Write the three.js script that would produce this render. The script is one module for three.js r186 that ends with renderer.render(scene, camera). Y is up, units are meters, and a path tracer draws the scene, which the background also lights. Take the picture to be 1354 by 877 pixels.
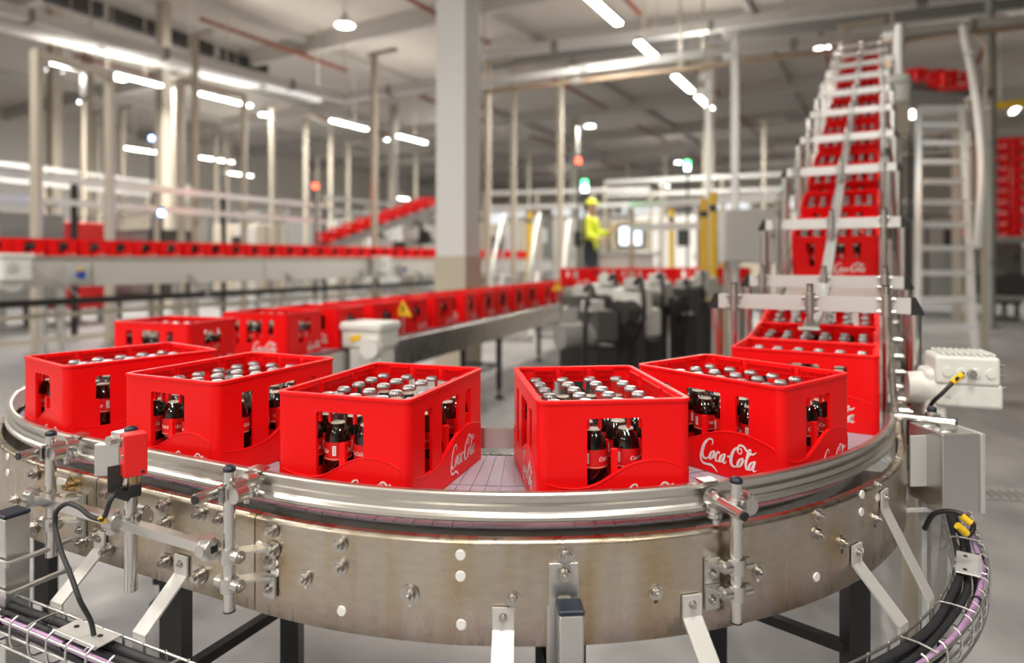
import * as THREE from 'three';
import { mergeGeometries } from 'three/addons/utils/BufferGeometryUtils.js';
import { RoundedBoxGeometry } from 'three/addons/geometries/RoundedBoxGeometry.js';
import { MarchingCubes } from 'three/addons/objects/MarchingCubes.js';
import { RectAreaLightUniformsLib } from 'three/addons/lights/RectAreaLightUniformsLib.js';

// ------------------------------------------------------------------ camera, light, exposure
const F = 858, PX = 677, PY = 344.5, CAMY = 1.25, BY = CAMY - 0.4896;      // focal length in pixels, principal point, eye height, chain height
const scene = new THREE.Scene();
scene.background = new THREE.Color(0x101010);
const camera = new THREE.PerspectiveCamera(2 * Math.atan(438.5 / F) * 180 / Math.PI, 1354 / 877, 0.05, 200);
camera.position.set(0, CAMY, 0);
camera.lookAt(0, CAMY, -1);
camera.setViewOffset(1354, 877, 0, 438.5 - PY, 1354, 877);                 // shift lens: verticals stay upright
camera.focus = 1.38;
camera.userData.fStop = 1.4;
const renderer = new THREE.WebGLRenderer({ antialias: true });
renderer.toneMapping = THREE.LinearToneMapping;
renderer.toneMappingExposure = 2.02;
renderer.shadowMap.enabled = true;
RectAreaLightUniformsLib.init();
const LAMP = 1.0;                                                          // all hall lamps scale with this

// ------------------------------------------------------------------ helpers
const rad = (d) => d * Math.PI / 180;
let seed = 12345;
const rnd = () => { seed = (seed * 1664525 + 1013904223) >>> 0; return seed / 4294967296; };
const rr = (a, b) => a + (b - a) * rnd();
const used = new Map();
function numbered(name) { const n = used.get(name) ?? 0; used.set(name, n + 1); return n ? name + '_' + String(n).padStart(3, '0') : name; }
const V = (x, y, z) => new THREE.Vector3(x, y, z);
const W = (px, py, d) => V((px - PX) / F * d, CAMY + (PY - py) / F * d, -d);   // a pixel and a depth give a point
const UP = V(0, 1, 0);
function flat(g) { const h = g.index ? g.toNonIndexed() : g; for (const k of Object.keys(h.attributes)) if (!['position', 'normal', 'uv'].includes(k)) h.deleteAttribute(k);
  if (!h.attributes.uv) h.setAttribute('uv', new THREE.Float32BufferAttribute(new Float32Array(h.attributes.position.count * 2), 2)); return h; }
const join = (list) => list.length === 1 ? flat(list[0]) : mergeGeometries(list.map(flat));
function mesh(name, geos, mat, parent = scene) {
  const m = new THREE.Mesh(Array.isArray(geos) ? join(geos) : geos, mat);
  m.name = parent === scene ? numbered(name) : name;
  m.castShadow = m.receiveShadow = true; parent.add(m); return m;
}
function tag(o, label, category, group, kind) { if (label) o.userData.label = label; if (category) o.userData.category = category; if (group) o.userData.group = group; if (kind) o.userData.kind = kind; return o; }
function thing(name, label, category, pos = [0, 0, 0], turn = 0, group) {
  const o = new THREE.Group(); o.name = numbered(name); o.position.set(...pos); o.rotation.y = turn; scene.add(o); return tag(o, label, category, group);
}
function copy(o, label, group) { const c = o.clone(); c.name = numbered(o.name.replace(/_\d{3}$/, '')); c.userData = { ...o.userData }; if (label) c.userData.label = label; if (group) c.userData.group = group; scene.add(c); return c; }
function settle(g) {   // put a thing's origin at its base: parts were placed in world space
  const b = new THREE.Box3().setFromObject(g), c = b.getCenter(V()); c.y = b.min.y;
  g.position.copy(c); for (const k of g.children) k.position.sub(c); return g;
}
const structure = (name, geos, mat, parent) => { const m = mesh(name, geos, mat, parent ?? scene); if (!parent) m.userData.kind = 'structure'; return m; };
function box(w, h, d, x = 0, y = 0, z = 0, turn = 0) { const g = new THREE.BoxGeometry(w, h, d); if (turn) g.rotateY(turn); return g.translate(x, y, z); }
function rbox(w, h, d, r, x = 0, y = 0, z = 0, turn = 0) { const g = new RoundedBoxGeometry(w, h, d, 2, Math.min(r, w / 2.01, h / 2.01, d / 2.01)); if (turn) g.rotateY(turn); return g.translate(x, y, z); }
function along(g, a, b) {   // a geometry built on +y from 0 becomes one from a towards b
  const dir = V().subVectors(b, a); g.applyQuaternion(new THREE.Quaternion().setFromUnitVectors(UP, dir.normalize())); return g.translate(a.x, a.y, a.z);
}
function rod(a, b, r, seg = 12, r2 = r) { const L = a.distanceTo(b); return along(new THREE.CylinderGeometry(r2, r, L, seg).translate(0, L / 2, 0), a, b); }
function beam(a, b, w, h, up = UP) {   // square tube from a to b: w across, h in the up direction
  const L = a.distanceTo(b), z = V().subVectors(b, a).normalize(), x = V().crossVectors(up, z).normalize(), y = V().crossVectors(z, x);
  return new THREE.BoxGeometry(w, h, L).translate(0, 0, L / 2).applyMatrix4(new THREE.Matrix4().makeBasis(x, y, z).setPosition(a));
}
function tube(pts, r, seg = 8, n) { return new THREE.TubeGeometry(new THREE.CatmullRomCurve3(pts, false, 'centripetal'), n ?? Math.max(8, pts.length * 6), r, seg); }
function lathe(pts, seg = 20) { return new THREE.LatheGeometry(pts.map(([r, y]) => new THREE.Vector2(Math.max(r, 1e-5), y)), seg); }
function roundedRect(w, h, r, x = 0, y = 0, s = new THREE.Shape()) {
  const a = x - w / 2, b = x + w / 2, c = y - h / 2, d = y + h / 2;
  s.moveTo(a + r, c); s.lineTo(b - r, c); s.absarc(b - r, c + r, r, -Math.PI / 2, 0); s.lineTo(b, d - r); s.absarc(b - r, d - r, r, 0, Math.PI / 2);
  s.lineTo(a + r, d); s.absarc(a + r, d - r, r, Math.PI / 2, Math.PI); s.lineTo(a, c + r); s.absarc(a + r, c + r, r, Math.PI, Math.PI * 1.5); return s;
}
function extrude(shape, depth, bevel = 0, curveSegments = 6) { return new THREE.ExtrudeGeometry(shape, { depth, bevelEnabled: bevel > 0, bevelSize: bevel, bevelThickness: bevel, bevelSegments: 2, curveSegments }); }

// ------------------------------------------------------------------ textures and materials
function noiseGrid(n, s) { const a = new Float32Array(n * n); let q = s >>> 0; for (let i = 0; i < a.length; i++) { q = (q * 1664525 + 1013904223) >>> 0; a[i] = q / 4294967296; } return a; }
function noise2(grid, n, x, y) { const f = Math.floor, x0 = f(x), y0 = f(y), u = x - x0, v = y - y0, s = (t) => t * t * (3 - 2 * t), g = (i, j) => grid[((j % n + n) % n) * n + ((i % n + n) % n)];
  const a = s(u), b = s(v); return (g(x0, y0) * (1 - a) + g(x0 + 1, y0) * a) * (1 - b) + (g(x0, y0 + 1) * (1 - a) + g(x0 + 1, y0 + 1) * a) * b; }
function texture(n, fn, srgb, rep = [1, 1]) {
  const d = new Uint8Array(n * n * 4);
  for (let j = 0; j < n; j++) for (let i = 0; i < n; i++) { const c = fn(i / n, j / n), k = (j * n + i) * 4; for (let q = 0; q < 3; q++) d[k + q] = Math.max(0, Math.min(255, (Array.isArray(c) ? c[q] : c) * 255)); d[k + 3] = 255; }
  const t = new THREE.DataTexture(d, n, n); t.magFilter = THREE.LinearFilter; t.wrapS = t.wrapT = THREE.RepeatWrapping; t.repeat.set(...rep); if (srgb) t.colorSpace = THREE.SRGBColorSpace; t.needsUpdate = true; return t;
}
const G64 = noiseGrid(64, 7), G32 = noiseGrid(32, 99), G16 = noiseGrid(16, 5);
const fbm = (x, y) => 0.5 * noise2(G16, 16, x * 16, y * 16) + 0.3 * noise2(G32, 32, x * 32, y * 32) + 0.2 * noise2(G64, 64, x * 64, y * 64);
const brushed = (k) => texture(512, (u, v) => 0.20 + 0.12 * k * noise2(G64, 64, u * 64, v * 8) + 0.1 * k * fbm(u, v), false, [1.4, 1.4]);
const stains = texture(512, (u, v) => {   // dried drips and tea-coloured water film on stainless steel
  const drip = Math.pow(noise2(G64, 64, u * 64, v * 2), 3) * 0.5, patch = Math.max(0, noise2(G16, 16, u * 16, v * 4) - 0.45) * 0.9, sp = fbm(u * 3 % 1, v * 3 % 1) * 0.16;
  const t = Math.min(1, patch + drip * 0.6); return [0.95 - 0.10 * t - sp * 0.5, 0.92 - 0.19 * t - sp * 0.5, 0.875 - 0.34 * t - sp * 0.5];
}, true, [0.9, 2.5]);
const M = {};
const std = (o) => new THREE.MeshStandardMaterial(o), phy = (o) => new THREE.MeshPhysicalMaterial(o);
const rgb = (r, g, b) => new THREE.Color().setRGB(r, g, b);
M.plate = std({ color: rgb(.66, .645, .62), metalness: 1, roughness: 1, roughnessMap: brushed(1), map: stains });
M.plateClean = std({ color: rgb(.62, .62, .61), metalness: 1, roughness: 1, roughnessMap: brushed(1) });
M.steel = std({ color: rgb(.68, .67, .65), metalness: 1, roughness: .24 });
M.steelSoft = std({ color: rgb(.66, .66, .65), metalness: 1, roughness: .38 });
M.rail = std({ color: rgb(.62, .60, .56), metalness: 1, roughness: .36 });
M.cast = std({ color: rgb(.62, .61, .59), metalness: 1, roughness: .3 });
M.bolt = std({ color: rgb(.52, .5, .47), metalness: 1, roughness: .26 });
M.alu = std({ color: rgb(.70, .70, .70), metalness: .6, roughness: .4 });
M.satin = std({ color: rgb(.62, .61, .59), metalness: .35, roughness: .45 });
M.red = phy({ color: rgb(.84, .0035, .005), roughness: .42, specularIntensity: .4, clearcoat: .08, clearcoatRoughness: .2 });
M.redMachine = phy({ color: rgb(.75, .012, .012), roughness: .42 });
M.white = phy({ color: rgb(.86, .86, .85), roughness: .5 });
M.logo = std({ color: rgb(.80, .79, .79), roughness: .5 });
M.plug = std({ color: rgb(.78, .78, .77), roughness: .4 });
M.black = std({ color: rgb(.012, .012, .013), roughness: .45 });
M.rubber = std({ color: rgb(.02, .021, .024), roughness: .6 });
M.dark = std({ color: rgb(.025, .024, .023), roughness: .55 });
M.slat = std({ color: rgb(.38, .35, .42), roughness: .36 });
M.lilac = std({ color: rgb(.52, .3, .55), roughness: .45 });
M.bluecap = std({ color: rgb(.012, .018, .035), roughness: .38 });
M.paint = std({ color: rgb(.70, .72, .68), roughness: .42 });
M.cream = std({ color: rgb(.52, .47, .38), roughness: .55 });
M.grey = std({ color: rgb(.24, .24, .235), roughness: .6 });
M.lightgrey = std({ color: rgb(.48, .48, .47), roughness: .55 });
M.yellow = std({ color: rgb(.85, .55, .02), roughness: .5 });
M.brass = std({ color: rgb(.40, .29, .15), metalness: 1, roughness: .3 });
M.blue = std({ color: rgb(.02, .07, .4), roughness: .4 });
M.glass = phy({ color: rgb(.95, .98, .97), transmission: 1, roughness: .02, thickness: 0, ior: 1.5 });
M.cola = phy({ color: rgb(.006, .0025, .0015), roughness: .06, clearcoat: 1, clearcoatRoughness: .03 });
M.foam = std({ color: rgb(.62, .55, .48), roughness: .5 });
M.screen = std({ color: rgb(.5, .55, .6), emissive: rgb(.7, .85, 1), emissiveIntensity: 1.2 });
M.cap = std({ color: rgb(.5, .51, .53), metalness: 1, roughness: .34 });

// ------------------------------------------------------------------ the hall
const HALL = rad(29.6);                                        // hall axis, to the right of the view axis
const U = V(Math.sin(HALL), 0, -Math.cos(HALL)), N = V(Math.cos(HALL), 0, Math.sin(HALL));   // along the hall, across it
const hallPt = (u, n, y) => V(U.x * u + N.x * n, y, U.z * u + N.z * n);
const floorTex = texture(512, (u, v) => { const a = fbm(u, v), b = noise2(G16, 16, u * 8, v * 8); const s = 0.54 + 0.16 * a + 0.10 * (b - .5); return [s, s * 0.99, s * 1.0]; }, true, [0.22, 0.22]);
const floorRough = texture(256, (u, v) => 0.30 + 0.3 * fbm(u, v), false, [0.35, 0.35]);
M.floor = std({ map: floorTex, roughness: 1, roughnessMap: floorRough });
M.ceiling = std({ color: rgb(.56, .52, .47), roughness: .8 });
M.purlin = std({ color: rgb(.5, .48, .45), roughness: .6 });
M.ochre = std({ color: rgb(.26, .055, .03), roughness: .6 });
M.wall = std({ color: rgb(.72, .68, .62), roughness: .8 });
M.hallSteel = std({ color: rgb(.50, .45, .37), roughness: .45, metalness: .2 });
M.darkBeam = std({ color: rgb(.03, .028, .026), roughness: .6 });
const HX = 34, HF = 52, HB = 14, HT = 8.0;                     // half width, front, back, height
function hallBox(w, h, d, u, n, y) { const g = new THREE.BoxGeometry(w, h, d).rotateY(-HALL); const p = hallPt(u, n, y); return g.translate(p.x, p.y, p.z); }
{
  const g = new THREE.BoxGeometry(HX * 2, .2, HF + HB), uv = g.attributes.uv, p = g.attributes.position;
  for (let i = 0; i < uv.count; i++) uv.setXY(i, p.getX(i), p.getZ(i));
  g.rotateY(-HALL); const c = hallPt((HF - HB) / 2, 0, -.1); g.translate(c.x, c.y, c.z);
  structure('floor', g, M.floor);
}
structure('ceiling', hallBox(HX * 2, .2, HF + HB, (HF - HB) / 2, 0, HT + .1), M.ceiling);
structure('wall_back', hallBox(HX * 2 + .6, HT + .4, .3, HF + .15, 0, HT / 2), M.wall);
structure('wall_front', hallBox(HX * 2 + .6, HT + .4, .3, -HB - .15, 0, HT / 2), M.wall);
structure('wall_left', hallBox(.3, HT + .4, HF + HB + .6, (HF - HB) / 2, -HX - .15, HT / 2), M.wall);
structure('wall_right', hallBox(.3, HT + .4, HF + HB + .6, (HF - HB) / 2, HX + .15, HT / 2), M.wall);
// lamps: strip lights 1.5 m long in rows along the hall, round high bays on the ceiling
M.tubeGlow = std({ color: 0xffffff, emissive: rgb(1, .98, .9), emissiveIntensity: 9 });
M.bayGlow = std({ color: 0xffffff, emissive: rgb(.95, .98, 1), emissiveIntensity: 9 });
const stripBody = hallBox(.14, .07, 1.5, 0, 0, .06), stripLens = hallBox(.12, .03, 1.46, 0, 0, .015);
function areaLight(parent, w, h, power, col, y, up) {
  const l = new THREE.RectAreaLight(col, power, w, h); l.rotation.order = 'YXZ'; l.rotation.set((up ? 1 : -1) * Math.PI / 2, -HALL, 0); l.position.y = y; l.name = 'lamp_light'; parent.add(l);
}
function strip(p, label, group) {
  const o = thing('strip_light', label, 'light', p.toArray(), 0, group);
  mesh('housing', stripBody, M.lightgrey, o); mesh('tube', stripLens, M.tubeGlow, o);
  mesh('hanger', [rod(V(0, .09, .6), V(0, HT - p.y - .005, .6), .008, 6), rod(V(0, .09, -.6), V(0, HT - p.y - .005, -.6), .008, 6)], M.hallSteel, o);
  areaLight(o, .12, 1.46, 150 * LAMP, rgb(1, .95, .86), -.01); areaLight(o, .12, 1.46, 34 * LAMP, rgb(1, .95, .86), .11, 1);
}
const bayBody = lathe([[0, .32], [.06, .32], [.07, .2], [.16, .12], [.24, .02], [.24, 0]], 20), bayLens = new THREE.CylinderGeometry(.225, .225, .02, 20).translate(0, .015, 0);
function highBay(p, label, group) {
  const o = thing('high_bay_lamp', label, 'lamp', p.toArray(), 0, group);
  mesh('shade', bayBody, M.lightgrey, o); mesh('lens', bayLens, M.bayGlow, o); mesh('hanger', [rod(V(0, .3, 0), V(0, HT - p.y - .005, 0), .01, 6)], M.hallSteel, o);
  areaLight(o, .4, .4, 150 * LAMP, rgb(.95, .98, 1), -.01);
}
const at = (px, py, above) => { const d = F * above / (PY - py); return W(px, py, d); };     // a lamp at a known height above the eye
{
  const left = 'bright strip light in the long row over the left conveyors', right = 'bright strip light in the row over the middle gangway', over = 'strip light hung over the bend of the conveyor';
  for (const [x, y] of [[119, 96], [171, 104], [299, 133], [462, 166], [545, 185]]) strip(at(x, y, 4), left, 'left strip light row');
  for (const [x, y] of [[797, 14], [860, 71], [904, 112], [932, 137]]) strip(at(x, y, 4), right, 'middle strip light row');
  strip(at(1345, 143, 4), 'strip light beside the yellow beam over the crate stacks', null);
  for (const [x, y] of [[191, 200], [287, 212]]) strip(at(x, y, 4), 'small far strip light over the machine platform', 'far strip lights');
  for (const [x, y] of [[456, 34], [72, 94], [350, 152], [92, 187], [515, 185], [780, 167], [897, 215], [1088, 65], [112, 136], [404, 226], [628, 155]]) highBay(at(x, y, 6.2), 'round high bay lamp with white glow under the ceiling', 'high bay lamps');
  for (const [u, n] of [[26, -18], [34, -10], [38, 0], [44, -20], [42, 10], [30, 8], [24, 14], [46, -6], [20, -26], [33, -27]]) strip(hallPt(u, n, 5.25), 'small distant strip light deep in the hall', 'distant strip lights');
  strip(hallPt(-2, 5.5, 5.25), over, 'strip lights behind the viewer');
  for (const u of [-9, -4.5, 0, 4.5]) for (const n of [-10, -5, .5]) { const p = hallPt(u, n, 5.25); if (!(u > 2)) strip(p, over, 'strip lights behind the viewer'); }
}

// ------------------------------------------------------------------ the conveyor line in plan
const A_IN = rad(-60.5), A_MID = rad(25.5), A_OUT = rad(111), R = 1.159, LM = .6375;
const nrm = (a) => [-Math.sin(a), Math.cos(a)], tan = (a) => [Math.cos(a), Math.sin(a)];
const C1 = [.0193, -2.347];
const P1 = [C1[0] + R * nrm(A_MID)[0], C1[1] + R * nrm(A_MID)[1]], P2 = [P1[0] - LM * tan(A_MID)[0], P1[1] - LM * tan(A_MID)[1]];
const C2 = [P2[0] - R * nrm(A_MID)[0], P2[1] - R * nrm(A_MID)[1]];
const T2 = R * (A_OUT - A_MID), T1 = R * (A_MID - A_IN), TE = LM + T1;       // arc lengths; TE: where the incline section begins
const PE = [C1[0] + R * nrm(A_IN)[0], C1[1] + R * nrm(A_IN)[1]], P0 = [C2[0] + R * nrm(A_OUT)[0], C2[1] + R * nrm(A_OUT)[1]];
const SLOPE = .4245, S0 = .738, SB = .55;
function lift(s) { if (s < S0 - SB) return 0; if (s < S0 + SB) { const q = s - (S0 - SB); return q * q * SLOPE / (4 * SB); } if (s < 7.9) return (s - S0) * SLOPE; const top = (7.9 - S0) * SLOPE; const q = Math.min(s - 7.9, 1); return top + SLOPE * (q - q * q / 2); }
const liftAngle = (s) => Math.atan2(lift(s + .05) - lift(s - .05), .1);
function plan(t, off = 0) {   // t along the line: < -T2 outgoing, curve, straight, curve, > TE incline; off: outwards from the outer guide rail
  let p, a;
  if (t < -T2) { a = A_OUT; p = [P0[0] + (t + T2) * tan(a)[0], P0[1] + (t + T2) * tan(a)[1]]; }
  else if (t < 0) { a = A_MID - t / R; p = [C2[0] + R * nrm(a)[0], C2[1] + R * nrm(a)[1]]; }
  else if (t < LM) { a = A_MID; p = [P2[0] + t * tan(a)[0], P2[1] + t * tan(a)[1]]; }
  else if (t < TE) { a = A_MID - (t - LM) / R; p = [C1[0] + R * nrm(a)[0], C1[1] + R * nrm(a)[1]]; }
  else { a = A_IN; p = [PE[0] + (t - TE) * tan(a)[0], PE[1] + (t - TE) * tan(a)[1]]; }
  const n = nrm(a); return { x: p[0] + n[0] * off, z: p[1] + n[1] * off, a, y: t > TE ? lift(t - TE) : 0 };
}
const on = (t, off, y) => { const p = plan(t, off); return V(p.x, BY + p.y + y, p.z); };
function stations(t0, t1) { const s = [t0]; const add = (a, b, n) => { for (let i = 1; i <= n; i++) s.push(a + (b - a) * i / n); };
  const cuts = [t0, ...[-T2, 0, LM, TE, TE + S0 - SB, TE + S0 + SB].filter((c) => c > t0 && c < t1), t1];
  for (let i = 0; i + 1 < cuts.length; i++) { const a = cuts[i], b = cuts[i + 1], m = (a + b) / 2, straight = m < -T2 || (m > 0 && m < LM) || (m > TE && m < TE + S0 - SB) || m > TE + S0 + SB; add(a, b, straight ? Math.max(1, Math.ceil((b - a) / 1.0)) : Math.ceil((b - a) / .035)); }
  return s; }
function sweep(profile, t0, t1, closed = true) {   // profile: [off, y] points; crisp along its corners, smooth along the line
  const st = stations(t0, t1), pos = [], uv = [], idx = [], n = profile.length, segs = closed ? n : n - 1; let L = 0;
  for (let k = 0; k < segs; k++) {
    const [o0, y0] = profile[k], [o1, y1] = profile[(k + 1) % n], l = Math.hypot(o1 - o0, y1 - y0), base = pos.length / 3;
    for (const t of st) { const a = on(t, o0, y0), b = on(t, o1, y1); pos.push(a.x, a.y, a.z, b.x, b.y, b.z); uv.push(t, L, t, L + l); }
    for (let i = 0; i + 1 < st.length; i++) { const q = base + i * 2; idx.push(q, q + 1, q + 2, q + 1, q + 3, q + 2); }
    L += l;
  }
  const g = new THREE.BufferGeometry(); g.setAttribute('position', new THREE.Float32BufferAttribute(pos, 3)); g.setAttribute('uv', new THREE.Float32BufferAttribute(uv, 2)); g.setIndex(idx); g.computeVertexNormals();
  if (!closed) return flat(g);
  const ends = []; for (const t of [st[0], st[st.length - 1]]) { const s = new THREE.Shape(profile.map(([o, y]) => new THREE.Vector2(o, y))), e = new THREE.ShapeGeometry(s), q = e.attributes.position;
    for (let i = 0; i < q.count; i++) { const w = on(t, q.getX(i), q.getY(i)); q.setXYZ(i, w.x, w.y, w.z); } e.computeVertexNormals(); ends.push(flat(e)); }
  return mergeGeometries([flat(g), ...ends]);
}
function arcProfile(cx, cy, r, a0, a1, n) { return Array.from({ length: n + 1 }, (_, i) => { const a = rad(a0 + (a1 - a0) * i / n); return [cx + r * Math.cos(a), cy + r * Math.sin(a)]; }); }
// where a pixel's ray meets the vertical surface that stands 'off' outside the guide rail
function onPlate(px, py, off) {
  const kx = (px - PX) / F; let best = null;
  for (let t = -1.6, prev = null; t < TE + .2; t += .004) { const p = plan(t, off), v = p.x + kx * p.z; if (prev !== null && prev * v <= 0 && p.z < 0) { if (!best || -p.z < best.d) best = { t, d: -p.z, a: p.a }; } prev = v; }
  if (!best) return null; const n = nrm(best.a); return { p: W(px, py, best.d), t: best.t, n: V(n[0], 0, n[1]), tan: V(tan(best.a)[0], 0, tan(best.a)[1]), a: best.a };
}
// ------------------------------------------------------------------ curved conveyor
const GO = .044;                                               // guard plate stands this far outside the guide rail
const guardProfile = (o, s) => { const c = o - s * .008, top = -.006; const arc = arcProfile(0, 0, .008, 90, 0, 5).map(([x, y]) => [c + s * x, top - .008 + y]);
  return [[o - s * .019, top - .006], [o - s * .019, top], ...arc, [o, -.192], [o - s * .0035, -.192], [o - s * .0035, top - .006]]; };
const conveyor = thing('bend_conveyor', 'stainless steel crate conveyor bending around in front, with bolted guard plates', 'conveyor');
const seams = [onPlate(126, 640, GO).t, onPlate(337, 680, GO).t];
const TOUT = -T2 - 9, outerPlates = [];
for (const [a, b] of [[TOUT, -T2 - .6], [-T2 - .597, seams[0] - .0015], [seams[0] + .0015, seams[1] - .0015], [seams[1] + .0015, TE - .04], [TE - .037, TE + .5]]) outerPlates.push(mesh('guard_plate', [sweep(guardProfile(GO, 1), a, b)], b < -T2 ? M.plateClean : M.plate, conveyor));
const WID = .44;
for (const [a, b] of [[TOUT, -T2 - 2.6], [-T2 - 2.597, -T2 - .1], [-T2 - .097, 0], [0.003, TE + .1]]) mesh('guard_plate', [sweep(guardProfile(-WID - GO, -1), a, b)], M.plateClean, conveyor);
mesh('chain_base', [sweep([[-WID + .008, -.0034], [-.012, -.0034], [-.012, -.009], [-WID + .008, -.009]], -T2 - 3, TE + .2)], M.slat, conveyor);
mesh('wear_bed', [sweep([[-WID + .065, -.0095], [-.065, -.0095], [-.065, -.15], [.036, -.15], [.036, -.17], [-WID - .036, -.17], [-WID - .036, -.15], [-WID + .065, -.15]], TOUT, TE + .2)], M.satin, conveyor);
// chain slats, two lanes
{
  const pitch = .0381, gap = .0022;
  const slat = (t0, o0, o1) => { const A = on(t0, o0, 0), B = on(t0, o1, 0), C = on(t0 + pitch - gap, o1, 0), D = on(t0 + pitch - gap, o0, 0), h = .0032, p = [], q = [];
    const f = (a, b, c, d) => p.push(a.x, a.y, a.z, b.x, b.y, b.z, c.x, c.y, c.z, a.x, a.y, a.z, c.x, c.y, c.z, d.x, d.y, d.z);
    const dn = (v) => V(v.x, v.y - h, v.z); f(A, D, C, B); for (const [a, b] of [[A, B], [B, C], [C, D], [D, A]]) f(a, b, dn(b), dn(a));
    const g = new THREE.BufferGeometry(); g.setAttribute('position', new THREE.Float32BufferAttribute(p, 3)); g.computeVertexNormals(); return flat(g); };
  const far = [];
  for (let i = 0, t = -T2 - 3; t < TE + .18; t += pitch, i++) for (const [o0, o1] of [[-.004, -.214], [-.222, -WID + .004]]) {
    const g = slat(t, o0, o1); if (t > -.25) { const c = on(t + .018, (o0 + o1) / 2, 0); g.translate(-c.x, -c.y, -c.z); const m = mesh('slat', g, M.slat, conveyor); m.position.copy(c); } else far.push(g);
  }
  tag(mesh('chain', far, M.slat, conveyor), null, null, null, 'stuff');
  mesh('chain_belt', [sweep([[-WID + .006, -.001], [-.006, -.001], [-.006, -.008], [-WID + .006, -.008]], TOUT, -T2 - 3)], M.slat, conveyor);
}
// bolts, slotted bolts and plastic plugs on the outer guard plates
function orient(g, p, n, spin = 0) { const x = V().crossVectors(UP, n).normalize(); g.rotateZ(spin); return g.applyMatrix4(new THREE.Matrix4().makeBasis(x, UP, n).setPosition(p)); }
function boltGeo(r, p, n, spin) {
  const g = [new THREE.CylinderGeometry(r * 1.35, r * 1.35, r * .3, 18).rotateX(Math.PI / 2).translate(0, 0, r * .15), new THREE.CylinderGeometry(r * .92, r, r * .8, 6).rotateX(Math.PI / 2).translate(0, 0, r * .7), new THREE.CylinderGeometry(r * .45, r * .5, r * .7, 10).rotateX(Math.PI / 2).translate(0, 0, r * 1.3)];
  return orient(join(g), p, n, spin);
}
const plateAt = (t) => outerPlates[t < seams[0] ? (t < -T2 - .6 ? 0 : 1) : t < seams[1] ? 2 : 3];
for (const [x, y, r] of [[265, 679, 6], [293, 685, 6], [361, 701, 6], [363, 726, 6], [450, 719, 6.5], [450, 749, 6.5], [404, 764, 6], [542, 786, 7.5], [266, 760, 7], [748, 734, 6.5], [678, 792, 6], [867, 783, 6], [1002, 755, 5.5], [1081, 681, 5.5], [1079, 705, 5.5], [1156, 685, 4.5], [1112, 717, 5], [48, 626, 5.5], [144, 651, 6], [218, 667, 5.5], [219, 690, 5.5], [130, 707, 6], [144, 727, 6], [220, 742, 6], [46, 697, 6], [111, 716, 5.5], [96, 641, 6], [22, 660, 4.5], [1158, 640, 4]]) {
  const q = onPlate(x, y, GO); if (!q) continue; mesh('bolt', [boltGeo(r * 1.25 / F * 1.0 * -q.p.z, q.p, q.n, rnd() * 1)], x === 96 ? M.brass : M.bolt, plateAt(q.t));
}
for (const [x, y] of [[363, 744], [364, 757], [452, 808], [609, 734], [609, 762], [610, 826], [343, 722], [938, 743], [1139, 654], [1138, 677], [1138, 729], [1079, 763], [11, 604], [11, 625], [1160, 658]]) {
  const q = onPlate(x, y, GO); if (!q) continue; mesh('plug', orient(new THREE.CylinderGeometry(.0085, .0095, .003, 18).rotateX(Math.PI / 2).translate(0, 0, .0015), q.p, q.n), M.plug, plateAt(q.t));
}
for (const [x, y] of [[404, 773], [542, 797], [867, 792], [1002, 764], [678, 802], [1113, 727], [1157, 693]]) { const q = onPlate(x, y, GO); if (q) mesh('slot', orient(extrude(roundedRect(.007, .016, .0034), .0007), q.p, q.n), x % 2 ? M.black : M.plug, plateAt(q.t)); }
// supports under the line: black legs with feet, braces between them
for (const t of [-.9, .3, 1.25, 2.1, -T2 - 1, -T2 - 3.2, -T2 - 5.4]) {
  const pts = [on(t, -.04, -.16), on(t, -WID + .04, -.16)];
  for (const p of pts) mesh('leg', [beam(V(p.x, .08, p.z), p, .05, .05, V(0, 0, 1)), rod(V(p.x, .02, p.z), V(p.x, .09, p.z), .012), lathe([[0, .03], [.02, .028], [.045, .008], [.045, 0], [0, 0]], 16).translate(p.x, 0, p.z)], M.black, conveyor);
  mesh('brace', [beam(V(pts[0].x, .3, pts[0].z), V(pts[1].x, .3, pts[1].z), .025, .025)], M.black, conveyor);
}
settle(conveyor);
// guide rails
const railProfile = (s) => [[0, .0165], [0, .067], [.006, .0685], [.014, .068], [.0165, .065], [.016, .0605], [.006, .056], [.004, .044], [.010, .042], [.010, .032], [.012, .0285], [.0175, .0245], [.018, .0185], [.0155, .0155], [.006, .015]].map(([o, y]) => [s > 0 ? o : -WID - o, y]);
const outerRail = mesh('guide_rail', [sweep(railProfile(1), -T2 - 1.2, TE + .02)], M.rail); tag(outerRail, 'long grooved steel guide rail wrapping the outside of the bend', 'guide rail');
const innerRail = mesh('guide_rail', [sweep(railProfile(-1), -T2 - .1, TE + .02)], M.rail); tag(innerRail, 'grooved steel guide rail along the inside of the bend behind the crates', 'guide rail');
for (const m of [outerRail, innerRail]) { m.geometry.computeBoundingBox(); const c = m.geometry.boundingBox.getCenter(V()); m.geometry.translate(-c.x, -c.y, -c.z); m.position.copy(c); }
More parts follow.
